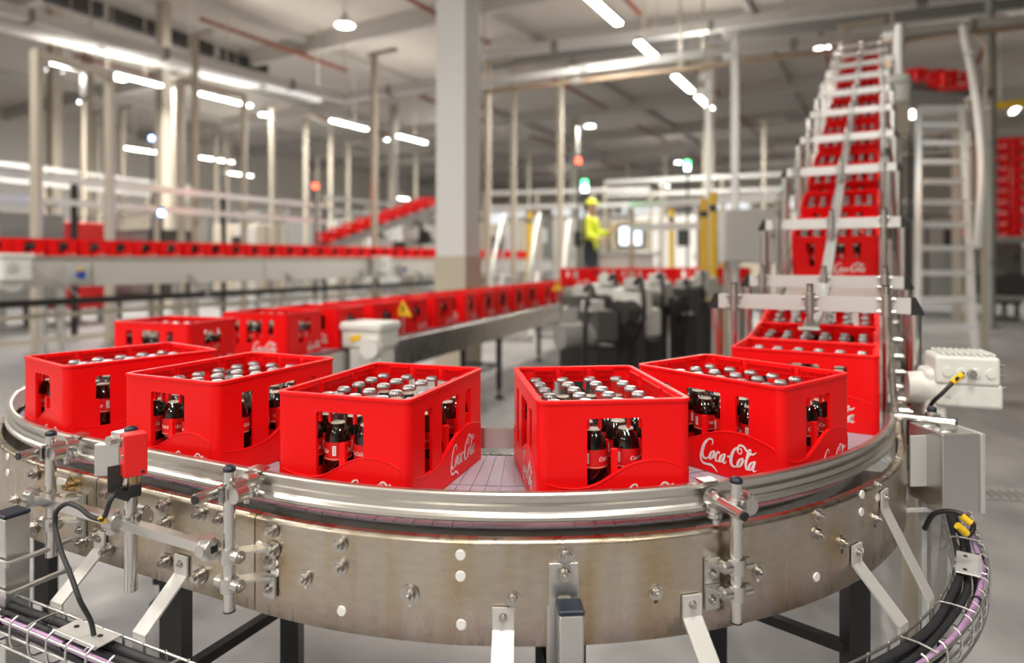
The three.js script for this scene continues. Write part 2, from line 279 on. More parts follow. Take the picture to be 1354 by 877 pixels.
// ------------------------------------------------------------------ crates and bottles
const CL = .4, CW = .3, CH = .2243, RC = .018, TH = .007;
function wave(u) { const k = [[0, .335], [.08, .285], [.16, .258], [.28, .25], [.38, .28], [.48, .352], [.58, .425], [.68, .462], [.77, .468], [.88, .435], [1, .36]];
  for (let i = 0; i + 1 < k.length; i++) if (u <= k[i + 1][0]) { const p0 = k[Math.max(0, i - 1)], p1 = k[i], p2 = k[i + 1], p3 = k[Math.min(k.length - 1, i + 2)], t = (u - p1[0]) / (p2[0] - p1[0]), h = p2[0] - p1[0];
    const m1 = (p2[1] - p0[1]) / (p2[0] - p0[0] || 1) * h, m2 = (p3[1] - p1[1]) / (p3[0] - p1[0] || 1) * h; return ((2 * t ** 3 - 3 * t * t + 1) * p1[1] + (t ** 3 - 2 * t * t + t) * m1 + (-2 * t ** 3 + 3 * t * t) * p2[1] + (t ** 3 - t * t) * m2); } return k[k.length - 1][1]; }
function windowHole(len, u0, u1, top, foot = 0) {   // round upper corners, lower edge follows the wave
  const p = new THREE.Path(), x = (u) => (u - .5) * len, r = .006, y1 = top * CH, n = 8;
  const yb = (u) => Math.max(wave(u), foot) * CH + .0005;
  p.moveTo(x(u0), yb(u0)); for (let i = 1; i <= n; i++) { const u = u0 + (u1 - u0) * i / n; p.lineTo(x(u), yb(u)); }
  p.lineTo(x(u1), y1 - r); p.absarc(x(u1) - r, y1 - r, r, 0, Math.PI / 2); p.lineTo(x(u0) + r, y1); p.absarc(x(u0) + r, y1 - r, r, Math.PI / 2, Math.PI); p.closePath(); return p;
}
const WINDOWS = { [CL]: [[.178, .268], [.385, .62], [.715, .80]], [CW]: [[.315, .675]] };
const faces = [[0, CW / 2, 0, CL], [CL / 2, 0, 90, CW], [0, -CW / 2, 180, CL], [-CL / 2, 0, 270, CW]];   // x, z of a face centre, turn, length
const place = (g, [x, z, turn], out = 0) => g.translate(0, 0, out).rotateY(rad(turn)).translate(x, 0, z);
function crateBody(detail) {
  const parts = [];
  for (const f of faces) {
    const len = f[3], s = new THREE.Shape(); s.moveTo(-len / 2 + RC, 0); s.lineTo(len / 2 - RC, 0); s.lineTo(len / 2 - RC, CH - .004); s.lineTo(-len / 2 + RC, CH - .004); s.closePath();
    for (const [a, b] of WINDOWS[len]) s.holes.push(windowHole(len, a, b, .835));
    parts.push(place(extrude(s, TH, 0, 3), f, -TH));
    const w = new THREE.Shape(), n = detail ? 24 : 10; w.moveTo(-len / 2 + RC, .001); w.lineTo(len / 2 - RC, .001); for (let i = n; i >= 0; i--) { const u = RC / len + (1 - 2 * RC / len) * i / n; w.lineTo((u - .5) * len, wave(u) * CH); } w.closePath();
    parts.push(place(extrude(w, .0006, detail ? .0005 : 0, 2), f, .0002));
  }
  const corner = (r, h0, h1, x, z, a0) => { const n = detail ? 6 : 3, p = [], q = []; for (let i = 0; i <= n; i++) { const a = rad(a0 + 90 * i / n), top = h0 + (h1 - h0) * i / n; p.push(x + r * Math.cos(a), 0, z + r * Math.sin(a), x + r * Math.cos(a), top, z + r * Math.sin(a)); if (i < n) q.push(i * 2, i * 2 + 1, i * 2 + 2, i * 2 + 1, i * 2 + 3, i * 2 + 2); }
    const g = new THREE.BufferGeometry(); g.setAttribute('position', new THREE.Float32BufferAttribute(p, 3)); g.setIndex(q); g.computeVertexNormals(); return g; };
  for (const [sx, sz, a] of [[1, 1, 0], [-1, 1, 90], [-1, -1, 180], [1, -1, 270]]) {
    const x = sx * (CL / 2 - RC), z = sz * (CW / 2 - RC);
    // seen from outside the wave ends at u = 1 on one face and starts at u = 0 on the next
    const e1 = wave(.97) * CH, e0 = wave(.06) * CH;
    parts.push(corner(RC, CH - .004, CH - .004, x, z, a), corner(RC - TH, CH - .004, CH - .004, x, z, a), corner(RC + .0012, a % 180 ? e1 : e0, a % 180 ? e0 : e1, x, z, a));
  }
  if (detail) {   // raised ribs beside the windows, stacking marks
    for (const f of faces) for (const sx of [-1, 1]) for (let k = 0; k < 4; k++) parts.push(place(box(.018, .0007, .0006, sx * (f[3] / 2 - .036), CH - .022 - k * .004, 0), f, .0002));
    for (const f of faces) { const len = f[3], n = 44, strip = []; for (let i = 0; i <= n; i++) { const u = RC / len + (1 - 2 * RC / len) * i / n; strip.push(V((u - .5) * len, wave(u) * CH, .0009)); } parts.push(place(flat(new THREE.TubeGeometry(new THREE.CatmullRomCurve3(strip), 40, .0015, 5)), f)); }
  }
  const fl = extrude(roundedRect(CL - .012, CW - .012, RC - .004), .004, 0, 2).rotateX(-Math.PI / 2).translate(0, .004, 0); parts.push(fl);
  return join(parts);
}
function crateRim() { const s = roundedRect(CL + .001, CW + .001, RC), h = new THREE.Path(); roundedRect(CL - .017, CW - .017, RC - .006, 0, 0, h); s.holes.push(h); return extrude(s, .0045, .0016, 5).rotateX(-Math.PI / 2).translate(0, CH - .0078, 0); }
const BX = .0615, BZ = .0665;                                    // bottle pitch: six along, four across
function crateInside() {   // pocket grid, corner posts of the pockets, prongs and slotted upper wall
  const g = [], h = .118;
  for (let i = -2; i <= 2; i++) g.push(box(.0025, .06, CW - .016, i * BX, .038, 0)); for (let j = -1; j <= 1; j++) g.push(box(CL - .016, .06, .0025, 0, .038, j * BZ));
  for (let i = -2; i <= 2; i++) for (let j = -1; j <= 1; j++) g.push(new THREE.CylinderGeometry(.006, .008, h, 8).translate(i * BX, h / 2 + .008, j * BZ));
  for (let i = -2; i <= 2; i++) for (const s of [-1, 1]) g.push(box(.013, .118, .009, i * BX, .067, s * (CW / 2 - TH - .004)));
  for (let j = -1; j <= 1; j++) for (const s of [-1, 1]) g.push(box(.009, .118, .013, s * (CL / 2 - TH - .004), .067, j * BZ));
  return join(g);
}
function crateGrille() {   // slotted band inside the rim: thin ribs with open slots between
  const g = [];
  for (const f of faces) { const len = f[3], spans = len === CL ? [[-.155, -.085], [-.06, .06], [.085, .155]] : [[-.1, -.05], [-.03, .03], [.05, .1]];
    for (const [a, b] of spans) { for (let x = a; x <= b + 1e-6; x += .0048) g.push(place(box(.0021, .026, .009, x, CH - .0235, 0), f, -TH - .0045)); for (const y of [-.0105, -.0235, -.0365]) g.push(place(box(b - a, .0022, .009, (a + b) / 2, CH + y, 0), f, -TH - .0045)); }
    for (const x of len === CL ? [-.0725, .0725, -.17, .17] : [-.04, .04]) { g.push(place(rbox(.013, .03, .005, .002, x, CH - .024, 0), f, -TH - .002)); for (const q of [-.012, .012]) g.push(place(rbox(.0065, .034, .008, .002, x + q, CH - .042, 0), f, -TH - .003)); } }
  return join(g);
}
// script lettering drawn with a broad nib, as raised white print
function ribbon(pts, out, closed) {
  const c = new THREE.CatmullRomCurve3(pts.map(([x, y, w]) => V(x, y, w)), !!closed, 'centripetal'), n = pts.length * 7, s = c.getPoints(n), p = [];
  for (let i = 0; i < n; i++) { const q = [s[i], s[i + 1]].map((v, k) => { const j = i + k, a = s[closed ? (j - 1 + n) % n : Math.max(0, j - 1)], b = s[closed ? (j + 1) % n : Math.min(n, j + 1)], dx = b.x - a.x, dy = b.y - a.y, l = Math.hypot(dx, dy) || 1, w = Math.abs(v.z) * .6; return [v.x - dy / l * w, v.y + dx / l * w, v.x + dy / l * w, v.y - dx / l * w]; });
    const [a, b] = q; p.push(a[0], a[1], 0, a[2], a[3], 0, b[2], b[3], 0, a[0], a[1], 0, b[2], b[3], 0, b[0], b[1], 0); }
  const g = new THREE.BufferGeometry(); g.setAttribute('position', new THREE.Float32BufferAttribute(p, 3)); g.setAttribute('normal', new THREE.Float32BufferAttribute(p.map((_, i) => i % 3 === 2 ? 1 : 0), 3)); out.push(flat(g));
}
function scriptLogo(width) {
  const o = [], k = .15, L = (list, closed) => ribbon(list, o, closed);
  const ell = (x, y, rx, ry, w) => L(Array.from({ length: 10 }, (_, i) => { const a = rad(i * 36 + 70), sx = rx * Math.cos(a), sy = ry * Math.sin(a); return [x + sx + sy * .45, y + sy, w * (.35 + .75 * Math.abs(Math.cos(a - rad(15))))]; }), true);
  L([[.205, .255, .006], [.225, .30, .014], [.205, .335, .02], [.15, .325, .022], [.085, .255, .034], [.045, .16, .042], [.04, .08, .04], [.075, .035, .03], [.125, .045, .016], [.18, .10, .008]]);
  L([[.052, .20, .012], [.015, .10, .022], [.012, .02, .024], [.045, -.035, .026], [.115, -.045, .026], [.19, -.04, .028], [.255, -.075, .022], [.305, -.125, .004]]);
  ell(.205, .105, .028, .066, .03); L([[.225, .155, .008], [.25, .135, .008], [.275, .145, .008]]);
  L([[.325, .15, .014], [.335, .17, .016], [.315, .178, .014], [.285, .14, .026], [.268, .085, .03], [.28, .04, .024], [.315, .045, .012], [.345, .085, .008]]);
  ell(.375, .10, .027, .062, .028); L([[.43, .175, .026], [.412, .11, .028], [.398, .055, .026], [.418, .035, .016], [.455, .075, .007]]);
  L([[.468, .135, .018], [.486, .15, .024], [.505, .152, .018]]);
  L([[.635, .245, .008], [.655, .29, .012], [.69, .30, .014], [.70, .26, .012], [.675, .225, .012], [.635, .25, .014], [.635, .30, .018], [.67, .345, .024], [.725, .345, .026], [.775, .30, .028], [.83, .265, .026], [.885, .27, .02], [.935, .31, .004]]);
  L([[.64, .315, .014], [.585, .27, .028], [.54, .18, .04], [.525, .09, .042], [.55, .035, .032], [.605, .035, .018], [.655, .09, .008]]);
  ell(.675, .105, .029, .068, .03); L([[.70, .16, .008], [.725, .14, .008], [.755, .155, .008]]);
  L([[.745, .11, .008], [.80, .20, .014], [.845, .29, .012], [.84, .325, .012], [.815, .305, .024], [.785, .20, .03], [.765, .09, .03], [.778, .04, .024], [.81, .055, .01]]);
  ell(.85, .10, .028, .063, .028); L([[.91, .178, .026], [.89, .11, .028], [.876, .055, .026], [.896, .035, .016], [.93, .06, .007]]);
  const g = join(o); g.scale(width, width * 1.02, 1); return g.translate(-width * .47, -width * k, 0);
}
const logoLong = scriptLogo(.155), logoShort = scriptLogo(.115);
const body0 = crateBody(true), rim0 = crateRim(), inside0 = crateInside(), grille0 = crateGrille();
const logoGeo = faces.map((f) => place((f[3] === CL ? logoLong : logoShort).clone().translate(f[3] === CL ? .068 : .07, f[3] === CL ? .048 : .038, 0), f, .0021));
const CRATE_GROUP = 'red bottle crates on the conveyors';
function makeCrate(label, group) {
  const o = thing('bottle_crate', label, 'crate', [0, 0, 0], 0, group);
  mesh('wall', body0, M.red, o); mesh('rim', rim0, M.red, o); mesh('pocket_grid', inside0, M.red, o); mesh('slotted_band', grille0, M.red, o);
  for (const g of logoGeo) mesh('lettering', g, M.logo, o).userData.label = 'white script lettering';
  return o;
}
const farWall = join([crateBody(false), rim0.clone()]);
const farInside = join([box(CL - .02, .06, .003, 0, .04, 0), box(.003, .06, CW - .02, 0, .04, 0)]);
function makeFarCrate(label, group) { const o = thing('bottle_crate', label, 'crate', [0, 0, 0], 0, group); mesh('wall', farWall, M.red, o); mesh('pocket_grid', farInside, M.red, o); mesh('lettering', logoGeo[0], M.logo, o); mesh('lettering', logoGeo[1], M.logo, o); mesh('lettering', logoGeo[3], M.logo, o); return o; }
// a bottle: clear glass above the drink, dark drink, red label, crown cap
const canvas = document.createElement('canvas'); canvas.width = 512; canvas.height = 96;
{ const c = canvas.getContext('2d'); c.fillStyle = '#d80a10'; c.fillRect(0, 0, 512, 96); c.fillStyle = '#f4f0ee'; c.font = 'italic bold 30px serif'; for (const x of [50, 306]) { c.fillText('Coca-Cola', x, 58); } c.fillStyle = '#ffffff'; for (const x of [226, 482]) c.fillRect(x, 18, 22, 52); c.fillStyle = '#222222'; for (const x of [226, 482]) for (let i = 0; i < 5; i++) c.fillRect(x + 4, 24 + i * 9, 14, 3); c.fillStyle = '#e9d9c0'; c.fillRect(0, 88, 512, 3); }
const labelTex = new THREE.CanvasTexture(canvas); labelTex.colorSpace = THREE.SRGBColorSpace;
M.label = std({ map: labelTex, roughness: .5 });
const drinkGeo = lathe([[0, 0], [.022, 0], [.0265, .004], [.0272, .03], [.0262, .05], [.0272, .075], [.0272, .112], [.0245, .128], [.0185, .141], [.0150, .1475]], 18);
const foamGeo = lathe([[.0151, .1470], [.0143, .1492], [.012, .1498], [0, .1498]], 16);
const neckGeo = lathe([[.0156, .147], [.0136, .155], [.0124, .165], [.0122, .176], [.0133, .179], [.0133, .184], [.0125, .187]], 16);
const labelGeo = new THREE.CylinderGeometry(.0276, .0276, .036, 22, 1, true).translate(0, .095, 0);
const capGeo = (() => { const n = 42, p = []; const ring = (r, y, k) => Array.from({ length: n + 1 }, (_, i) => { const a = i / n * 2 * Math.PI, q = r + (k ? (i % 2 ? .0007 : -.0004) : 0); return [q * Math.cos(a), y, q * Math.sin(a)]; });
  const rs = [ring(.0148, .1835, 1), ring(.0146, .188, 1), ring(.0128, .1925, 0), ring(.0105, .1938, 0), ring(1e-5, .194, 0)];
  for (let k = 0; k + 1 < rs.length; k++) for (let i = 0; i < n; i++) { const a = rs[k][i], b = rs[k][i + 1], c = rs[k + 1][i + 1], d = rs[k + 1][i]; p.push(...a, ...c, ...b, ...a, ...d, ...c); }
  const g = new THREE.BufferGeometry(); g.setAttribute('position', new THREE.Float32BufferAttribute(p, 3)); g.computeVertexNormals(); return flat(g); })();
const bottleProto = new THREE.Group(); bottleProto.name = 'cola_bottle';
mesh('drink', drinkGeo, M.cola, bottleProto); mesh('foam', foamGeo, M.foam, bottleProto); mesh('glass_neck', neckGeo, M.glass, bottleProto); mesh('paper_label', labelGeo, M.label, bottleProto); mesh('crown_cap', capGeo, M.cap, bottleProto);
const bottleSpots = []; for (let j = 0; j < 4; j++) for (let i = 0; i < 6; i++) bottleSpots.push([(i - 2.5) * BX, (j - 1.5) * BZ]);
const stuffBottles = [];
function fillCrate(crate, where, own) {
  crate.updateMatrixWorld(true);
  for (const [x, z] of bottleSpots) {
    const spin = rnd() * 6.28, loc = new THREE.Matrix4().makeRotationY(spin).setPosition(x + rr(-.0015, .0015), .0085, z + rr(-.0015, .0015)), m = crate.matrixWorld.clone().multiply(loc);
    if (!own) { stuffBottles.push(m); continue; }
    const b = bottleProto.clone(); b.name = numbered('cola_bottle'); scene.add(b); m.decompose(b.position, b.quaternion, b.scale); b.scale.set(1, 1, 1);
    tag(b, 'small cola bottle with silver crown cap in ' + where, 'bottle', 'bottles in ' + where);
  }
}
const BELT = BY + .0005;
// the crates on the bend
const bend = [
  [-1.12298, -1.87915, -37.13, 'red crate on the bend nearest the steel clamp post beside the red sensor', 'the crate left of the red sensor'],
  [-.70188, -1.65713, -23.56, 'red crate on the bend directly behind the red sensor box', 'the crate behind the red sensor'],
  [-.27739, -1.47036, -18.06, 'red crate on the bend with bare chain beside its right long side', 'the crate left of the bare chain'],
  [.17567, -1.43839, 6.44, 'red crate on the bend showing its short face over the middle of the guard plate', 'the crate right of the bare chain'],
  [.56267, -1.60788, 38.11, 'red crate on the bend turned so its white lettering shows whole on the long side', 'the crate with the whole lettering'],
];
for (const [x, z, a, label, where] of bend) { const c = makeCrate(label); c.position.set(x, BELT, z); c.rotation.y = rad(a - 90); fillCrate(c, where, true); }
// crates on the foot of the incline and up it
const inclineS = [.175, .478, .785]; for (let s = 1.83; s < 9.2; s += .425 + rr(-.012, .02)) inclineS.push(s);
inclineS.forEach((s, i) => {
  const p = on(TE + s, -WID / 2, 0), near = i < 7, first = ['red crate standing square behind the turned crate at the foot of the incline', 'red crate under the lowest cross bar at the foot of the incline', 'red crate beginning to tilt below the second cross bar', 'red crate climbing alone with its lettered front showing below the third cross bar'][i];
  const c = (near ? makeCrate : makeFarCrate)(first ?? 'red crate climbing the steep incline conveyor under the hold-down rail', first ? null : 'crates climbing the incline');
  c.rotation.order = 'YXZ'; c.rotation.set(liftAngle(s), Math.PI / 2 + A_IN * -1 - Math.PI, 0); c.rotation.y = -(rad(90) + A_IN) ; c.position.copy(p); c.position.y += .0005;
  fillCrate(c, i < 4 ? ['the square standing crate at the incline foot', 'the crate under the lowest cross bar', 'the crate tilting below the second cross bar', 'the crate climbing below the third cross bar'][i] : 'the crates climbing the incline', i < 6);
});
// crates leaving on the outgoing line
{
  const c = makeCrate('red crate on the outgoing line just past the bend, showing three openings'); c.position.set(-1.515, BELT, -2.93); c.rotation.y = -rad(15.4); fillCrate(c, 'the crate just past the bend', true);
  let first = true;
  for (let t = .50; t < 8.9; t += rr(.36, .46)) {
    const p = on(-T2 - t, -WID / 2 + rr(-.012, .012), .0005), near = t < 2.2;
    const k = (near ? makeCrate : makeFarCrate)(first ? 'red crate on the outgoing line behind the crate just past the bend' : 'red crate travelling away in the row on the outgoing line', first ? null : 'crates on the outgoing line');
    k.position.copy(p); k.rotation.y = -(A_OUT - Math.PI / 2) + rr(-.1, .1); fillCrate(k, first ? 'the second crate past the bend' : 'the outgoing row', first); first = false;
  }
}
// ------------------------------------------------------------------ guide rail brackets, sensor, cable tray and drive on the bend
const Pt = (t, off, y, side = 0) => { const p = plan(t, off), k = tan(p.a); return V(p.x + k[0] * side, BY + y, p.z + k[1] * side); };
const dirN = (t) => { const n = nrm(plan(t).a); return V(n[0], 0, n[1]); }, dirT = (t) => { const n = tan(plan(t).a); return V(n[0], 0, n[1]); };
const hose = (a, b, r, seg = 16) => [rod(a, b, r, seg)];
function capped(a, b, r) { const d = V().subVectors(b, a).normalize().multiplyScalar(.001); return [rod(a, b, r, 18)]; }
function clampGeo(c, axisA, axisB, r) {   // cross clamp: a sleeve on each rod, a block between them and pinch bolts
  const A = axisA.clone().normalize(), B = axisB.clone().normalize(), C = V().crossVectors(A, B).normalize(), g = [];
  const q = (v, a, b, k) => v.clone().addScaledVector(A, a).addScaledVector(B, b).addScaledVector(C, k);
  g.push(rod(q(c, -r * 1.25, 0, 0), q(c, r * 1.25, 0, 0), r * 1.5, 18), rod(q(c, 0, -r * 1.25, r * 2.1), q(c, 0, r * 1.25, r * 2.1), r * 1.5, 18));
  g.push(rod(q(c, 0, 0, r * .6), q(c, 0, 0, r * 1.8), r * 1.25, 14));
  for (const s of [-1, 1]) { g.push(rod(q(c, -r * 1.1 * s, r * 1.7, 0), q(c, r * 1.1 * s, r * 1.7, 0), r * .62, 12), rod(q(c, s * r * 1.1, r * 1.7, 0), q(c, s * r * 1.6, r * 1.7, 0), r * .5, 6)); g.push(rod(q(c, r * 1.7, -r * 1.1 * s, r * 2.1), q(c, r * 1.7, r * 1.1 * s, r * 2.1), r * .62, 12), rod(q(c, r * 1.7, s * r * 1.1, r * 2.1), q(c, r * 1.7, s * r * 1.6, r * 2.1), r * .5, 6)); }
  return g;
}
function splitClamp(c, axis, r) {   // pinch clamp around an upright with two lugs and bolts either side
  const A = axis.clone().normalize(), T = V().crossVectors(UP, A).normalize(), g = [rod(c.clone().addScaledVector(UP, -r * 1.3), c.clone().addScaledVector(UP, r * 1.3), r * 1.55, 18)];
  for (const s of [-1, 1]) { const e = c.clone().addScaledVector(T, s * r * 1.2); g.push(rod(e, e.clone().addScaledVector(T, s * r * 1.5), r * 1.15, 16), rod(e.clone().addScaledVector(T, s * r * 1.5), e.clone().addScaledVector(T, s * r * 2.0), r * .8, 6), rod(e.clone().addScaledVector(T, s * r * 2), e.clone().addScaledVector(T, s * r * 2.35), r * .42, 10)); }
  return g;
}
function armGeo(t, y, o1, side, w = .03) {   // bent flat bar: foot on the guard plate, arm out to the upright
  const n = dirN(t), k = dirT(t), f = Pt(t, GO + .004, y - .012, side), a = Pt(t, GO + .004, y, side), b = Pt(t, o1, y, side * .25);
  return [beam(a.clone().addScaledVector(n, -.002), b, w, .004), beam(f.clone().addScaledVector(UP, -.03), f.clone().addScaledVector(UP, .016), w, .005, n)];
}
const RODR = .0105;
function railPost(label, railPx, o) {
  const g = thing('rail_bracket', label, 'bracket'), q = onPlate(railPx[0], railPx[1], .016), t = q.t, n = dirN(t), k = dirT(t), yR = o.yR ?? .044;
  const a = Pt(t, .018, yR), b = Pt(t, o.rodEnd, yR), side = o.side ?? .021, post = Pt(t, o.post, 0, side);
  mesh('cross_rod', capped(a, b, RODR), M.steel, g); mesh('rod_plug', [rod(b, b.clone().addScaledVector(n, .0025), RODR * .8, 16)], M.black, g);
  const top = V(post.x, BY + o.top, post.z), bot = V(post.x, BY + o.bottom, post.z);
  mesh('upright', capped(bot, top, RODR * 1.05), M.steel, g); mesh('end_cap', [lathe([[0, .007], [.008, .006], [.0115, .002], [.0115, -.004], [0, -.004]], 18).translate(top.x, top.y, top.z)], M.bluecap, g); mesh('end_cap', [rod(bot, bot.clone().addScaledVector(UP, -.003), RODR * 1.08, 16)], M.black, g);
  const cc = V(post.x, BY + yR, post.z); mesh('cross_clamp', clampGeo(cc, UP, n, RODR).map((x) => x), M.cast, g);
  // clamp that grips the rail: lug, two discs, knob
  const j = Pt(t, .024, yR); mesh('rail_clamp', [rod(j.clone().addScaledVector(n, -.004), j.clone().addScaledVector(n, .02), .0165, 16), rod(V(j.x, j.y - .03, j.z).addScaledVector(n, .006), V(j.x, j.y - .006, j.z).addScaledVector(n, .006), .0125, 16), rod(V(j.x, j.y - .033, j.z).addScaledVector(n, .006), V(j.x, j.y - .024, j.z).addScaledVector(n, .006), .0155, 16), rod(V(j.x, j.y - .044, j.z).addScaledVector(n, .012), V(j.x, j.y - .035, j.z).addScaledVector(n, .012), .009, 8), beam(Pt(t, .008, .0715, -.016), Pt(t, .008, .0715, .016), .026, .005)], M.cast, g);
  for (const y of o.arms) { mesh('arm', armGeo(t, y, o.post, side + (o.armSide ?? .03)), M.steelSoft, g); const c = V(post.x, BY + y - .004, post.z); mesh('split_clamp', splitClamp(c, n, RODR), M.cast, g); const f = Pt(t, GO + .0065, y - .024, side + (o.armSide ?? .03)); mesh('bolt', [boltGeo(.0068, f, n, .3)], M.bolt, g); }
  settle(g); return { t, post };
}
const B1 = railPost('steel rail bracket left of the red sensor, carrying the end of the square cross bar', [101, 586], { yR: .055, post: .085, rodEnd: .14, top: .095, bottom: -.185, arms: [-.052, -.105], armSide: .05 });
const B3 = railPost('steel rail bracket with black end plugs at the seam of the guard plates', [338, 628], { yR: .056, post: .098, rodEnd: .155, top: .099, bottom: -.165, arms: [-.058, -.112], armSide: .05 });
const B4 = railPost('steel rail bracket with hollow cross rod beside the turned lettered crate', [936, 645], { post: .072, rodEnd: .118, top: .09, bottom: -.165, arms: [-.06, -.108], side: .018, armSide: -.035 });
// the last bracket, where the rail runs into the incline
{
  const g = thing('rail_bracket', 'slim steel rail bracket between the rail end and the stainless junction box', 'bracket'), t = TE + .03, k = dirT(t), a = Pt(t, .018, .06), b = Pt(t, .155, .06), post = Pt(t, .105, 0, .018);
  mesh('cross_rod', capped(a, b, .0085), M.steel, g); mesh('end_cap', [rod(b, b.clone().addScaledVector(dirN(t), .006), .0095, 14)], M.bluecap, g);
  mesh('upright', capped(V(post.x, BY - .16, post.z), V(post.x, BY + .085, post.z), .0085), M.steel, g); mesh('end_cap', [lathe([[0, .007], [.009, .006], [.012, .002], [.012, -.006], [0, -.006]], 16).translate(post.x, BY + .085, post.z)], M.bluecap, g);
  mesh('cross_clamp', clampGeo(V(post.x, BY + .06, post.z), UP, dirN(t), .0085), M.cast, g);
  for (const y of [-.03, -.085, -.135]) { mesh('arm', armGeo(t, y, .1, .03, .018), M.steelSoft, g); mesh('split_clamp', splitClamp(V(post.x, BY + y, post.z), dirN(t), .0075), M.cast, g); }
  settle(g);
}
// square cross bar between the first brackets, and the upright in its middle
{
  const t1 = B1.t - .02, t3 = B3.t, y = -.047, o = .118, g = thing('cross_bar', 'square stainless cross bar clamped along the front of the guard plates', 'bar');
  mesh('tube', [beam(Pt(t1, o - .012, y), Pt(t3 + .004, o, y), .019, .019)], M.steel, g); mesh('tube_end', [beam(Pt(t3 + .004, o, y), Pt(t3 + .0055, o, y), .013, .013)], M.black, g);
  mesh('end_clamp', [rod(Pt(t3 - .012, o, y - .02), Pt(t3 - .012, o, y + .02), .014, 14), rod(Pt(t3 - .012, o - .02, y), Pt(t3 - .012, o + .02, y), .012, 14), rod(Pt(t3 - .022, o, y), Pt(t3 + .002, o, y), .0185, 8)], M.cast, g);
  mesh('end_clamp', [rod(Pt(t1 + .01, o - .012, y - .02), Pt(t1 + .01, o - .012, y + .02), .014, 14), rod(Pt(t1 - .002, o - .012, y), Pt(t1 + .022, o - .012, y), .0185, 8)], M.cast, g);
  settle(g);
}
const SQ = onPlate(173, 700, .1), ST = SQ.t;
{
  const g = thing('sensor_post', 'round steel post standing behind the red sensor', 'post'), p = Pt(ST, .1, 0);
  mesh('upright', capped(V(p.x, BY - .19, p.z), V(p.x, BY + .13, p.z), .0125), M.steel, g); mesh('end_cap', [lathe([[0, .007], [.009, .006], [.0125, .002], [.0125, -.004], [0, -.004]], 18).translate(p.x, BY + .142, p.z)], M.bluecap, g);
  mesh('head_clamp', [beam(Pt(ST - .04, .1, .126), Pt(ST + .018, .1, .126), .032, .02), rod(Pt(ST - .036, .125, .119), Pt(ST - .036, .08, .119), .01, 14)], M.cast, g);
  mesh('bar_clamp', [...clampGeo(V(p.x, BY - .047, p.z), UP, dirT(ST), .0115), rod(Pt(ST - .03, .118, -.07), Pt(ST - .03, .118, -.025), .0125, 14), rod(Pt(ST - .045, .118, -.047), Pt(ST - .012, .118, -.047), .0175, 8)], M.cast, g);
  settle(g);
  const s = thing('photo_sensor', 'red rectangular photoelectric sensor on a steel block in front of the rail', 'sensor'), n = dirN(ST), turn = Math.PI / 2 - plan(ST).a - Math.PI / 2;
  const yaw = rad(43), c = onPlate(177, 600, .125).p, sx = V(Math.cos(yaw), 0, -Math.sin(yaw)), sn = V(Math.sin(yaw), 0, Math.cos(yaw)), put = (gg, dx, dy, dz) => gg.rotateY(yaw).translate(c.x, c.y, c.z).translate(sx.x * dx + sn.x * dz, dy, sx.z * dx + sn.z * dz);
  mesh('housing', [put(rbox(.042, .084, .034, .003), 0, 0, 0)], M.redMachine, s); mesh('lens', [put(rbox(.003, .012, .009, .001), -.0205, .022, -.006), put(rbox(.007, .006, .003, .001), .012, -.034, .0165)], M.black, s);
  for (const y of [.034, .0]) mesh('screw', [put(new THREE.CylinderGeometry(.005, .005, .004, 14).rotateZ(Math.PI / 2), -.0215, y, .008)], M.bolt, s);
  { const b = onPlate(146, 606, .1).p; mesh('mounting_block', [rbox(.05, .066, .03, .002, 0, 0, 0, rad(6)).translate(b.x, b.y, b.z)], M.steelSoft, s); } mesh('side_plate', [put(box(.026, .05, .004), -.03, -.045, -.012)], M.dark, s);
  mesh('connector_ring', [put(new THREE.CylinderGeometry(.0115, .0115, .016, 16), 0, -.05, 0)], M.brass, s);
  mesh('plug', [put(rbox(.024, .028, .024, .005), 0, -.071, 0), put(new THREE.CylinderGeometry(.0095, .011, .03, 12).rotateZ(Math.PI / 2 - .5), -.02, -.076, 0)], M.black, s);
  settle(s);
  const e = W(158, 641, -c.z - .01), w = (x, y, d) => W(x, y, d), D = -c.z;
  const cable = mesh('sensor_cable', [tube([w(166, 644, D - .005), w(156, 650, D - .015), w(146, 662, D - .03), w(136, 686, D - .02), w(122, 684, D - .015), w(104, 671, D), w(86, 667, D + .03), w(75, 676, D + .03), w(73, 694, D + .03), w(80, 726, D), w(94, 762, D - .04), w(106, 795, D - .06), w(120, 822, D - .03), w(125, 845, D - .02)], .0048, 8, 90)], M.rubber);
  tag(cable, 'black sensor cable looping over the square cross bar down to the cable tray', 'cable');
  const tiebase = w(136, 688, D - .02); tag(mesh('cable_tie', [new THREE.TorusGeometry(.008, .0022, 6, 16).rotateX(.6).translate(tiebase.x, tiebase.y, tiebase.z)], M.yellow), 'small yellow marker ring on the sensor cable', 'marker');
}
tag(mesh('marking_plate', [orient(rbox(.03, .015, .004, .001), onPlate(82, 637, GO + .012).p, onPlate(82, 637, GO).n)], M.white), 'small white marking plate with a dark edge on the guard', 'plate');
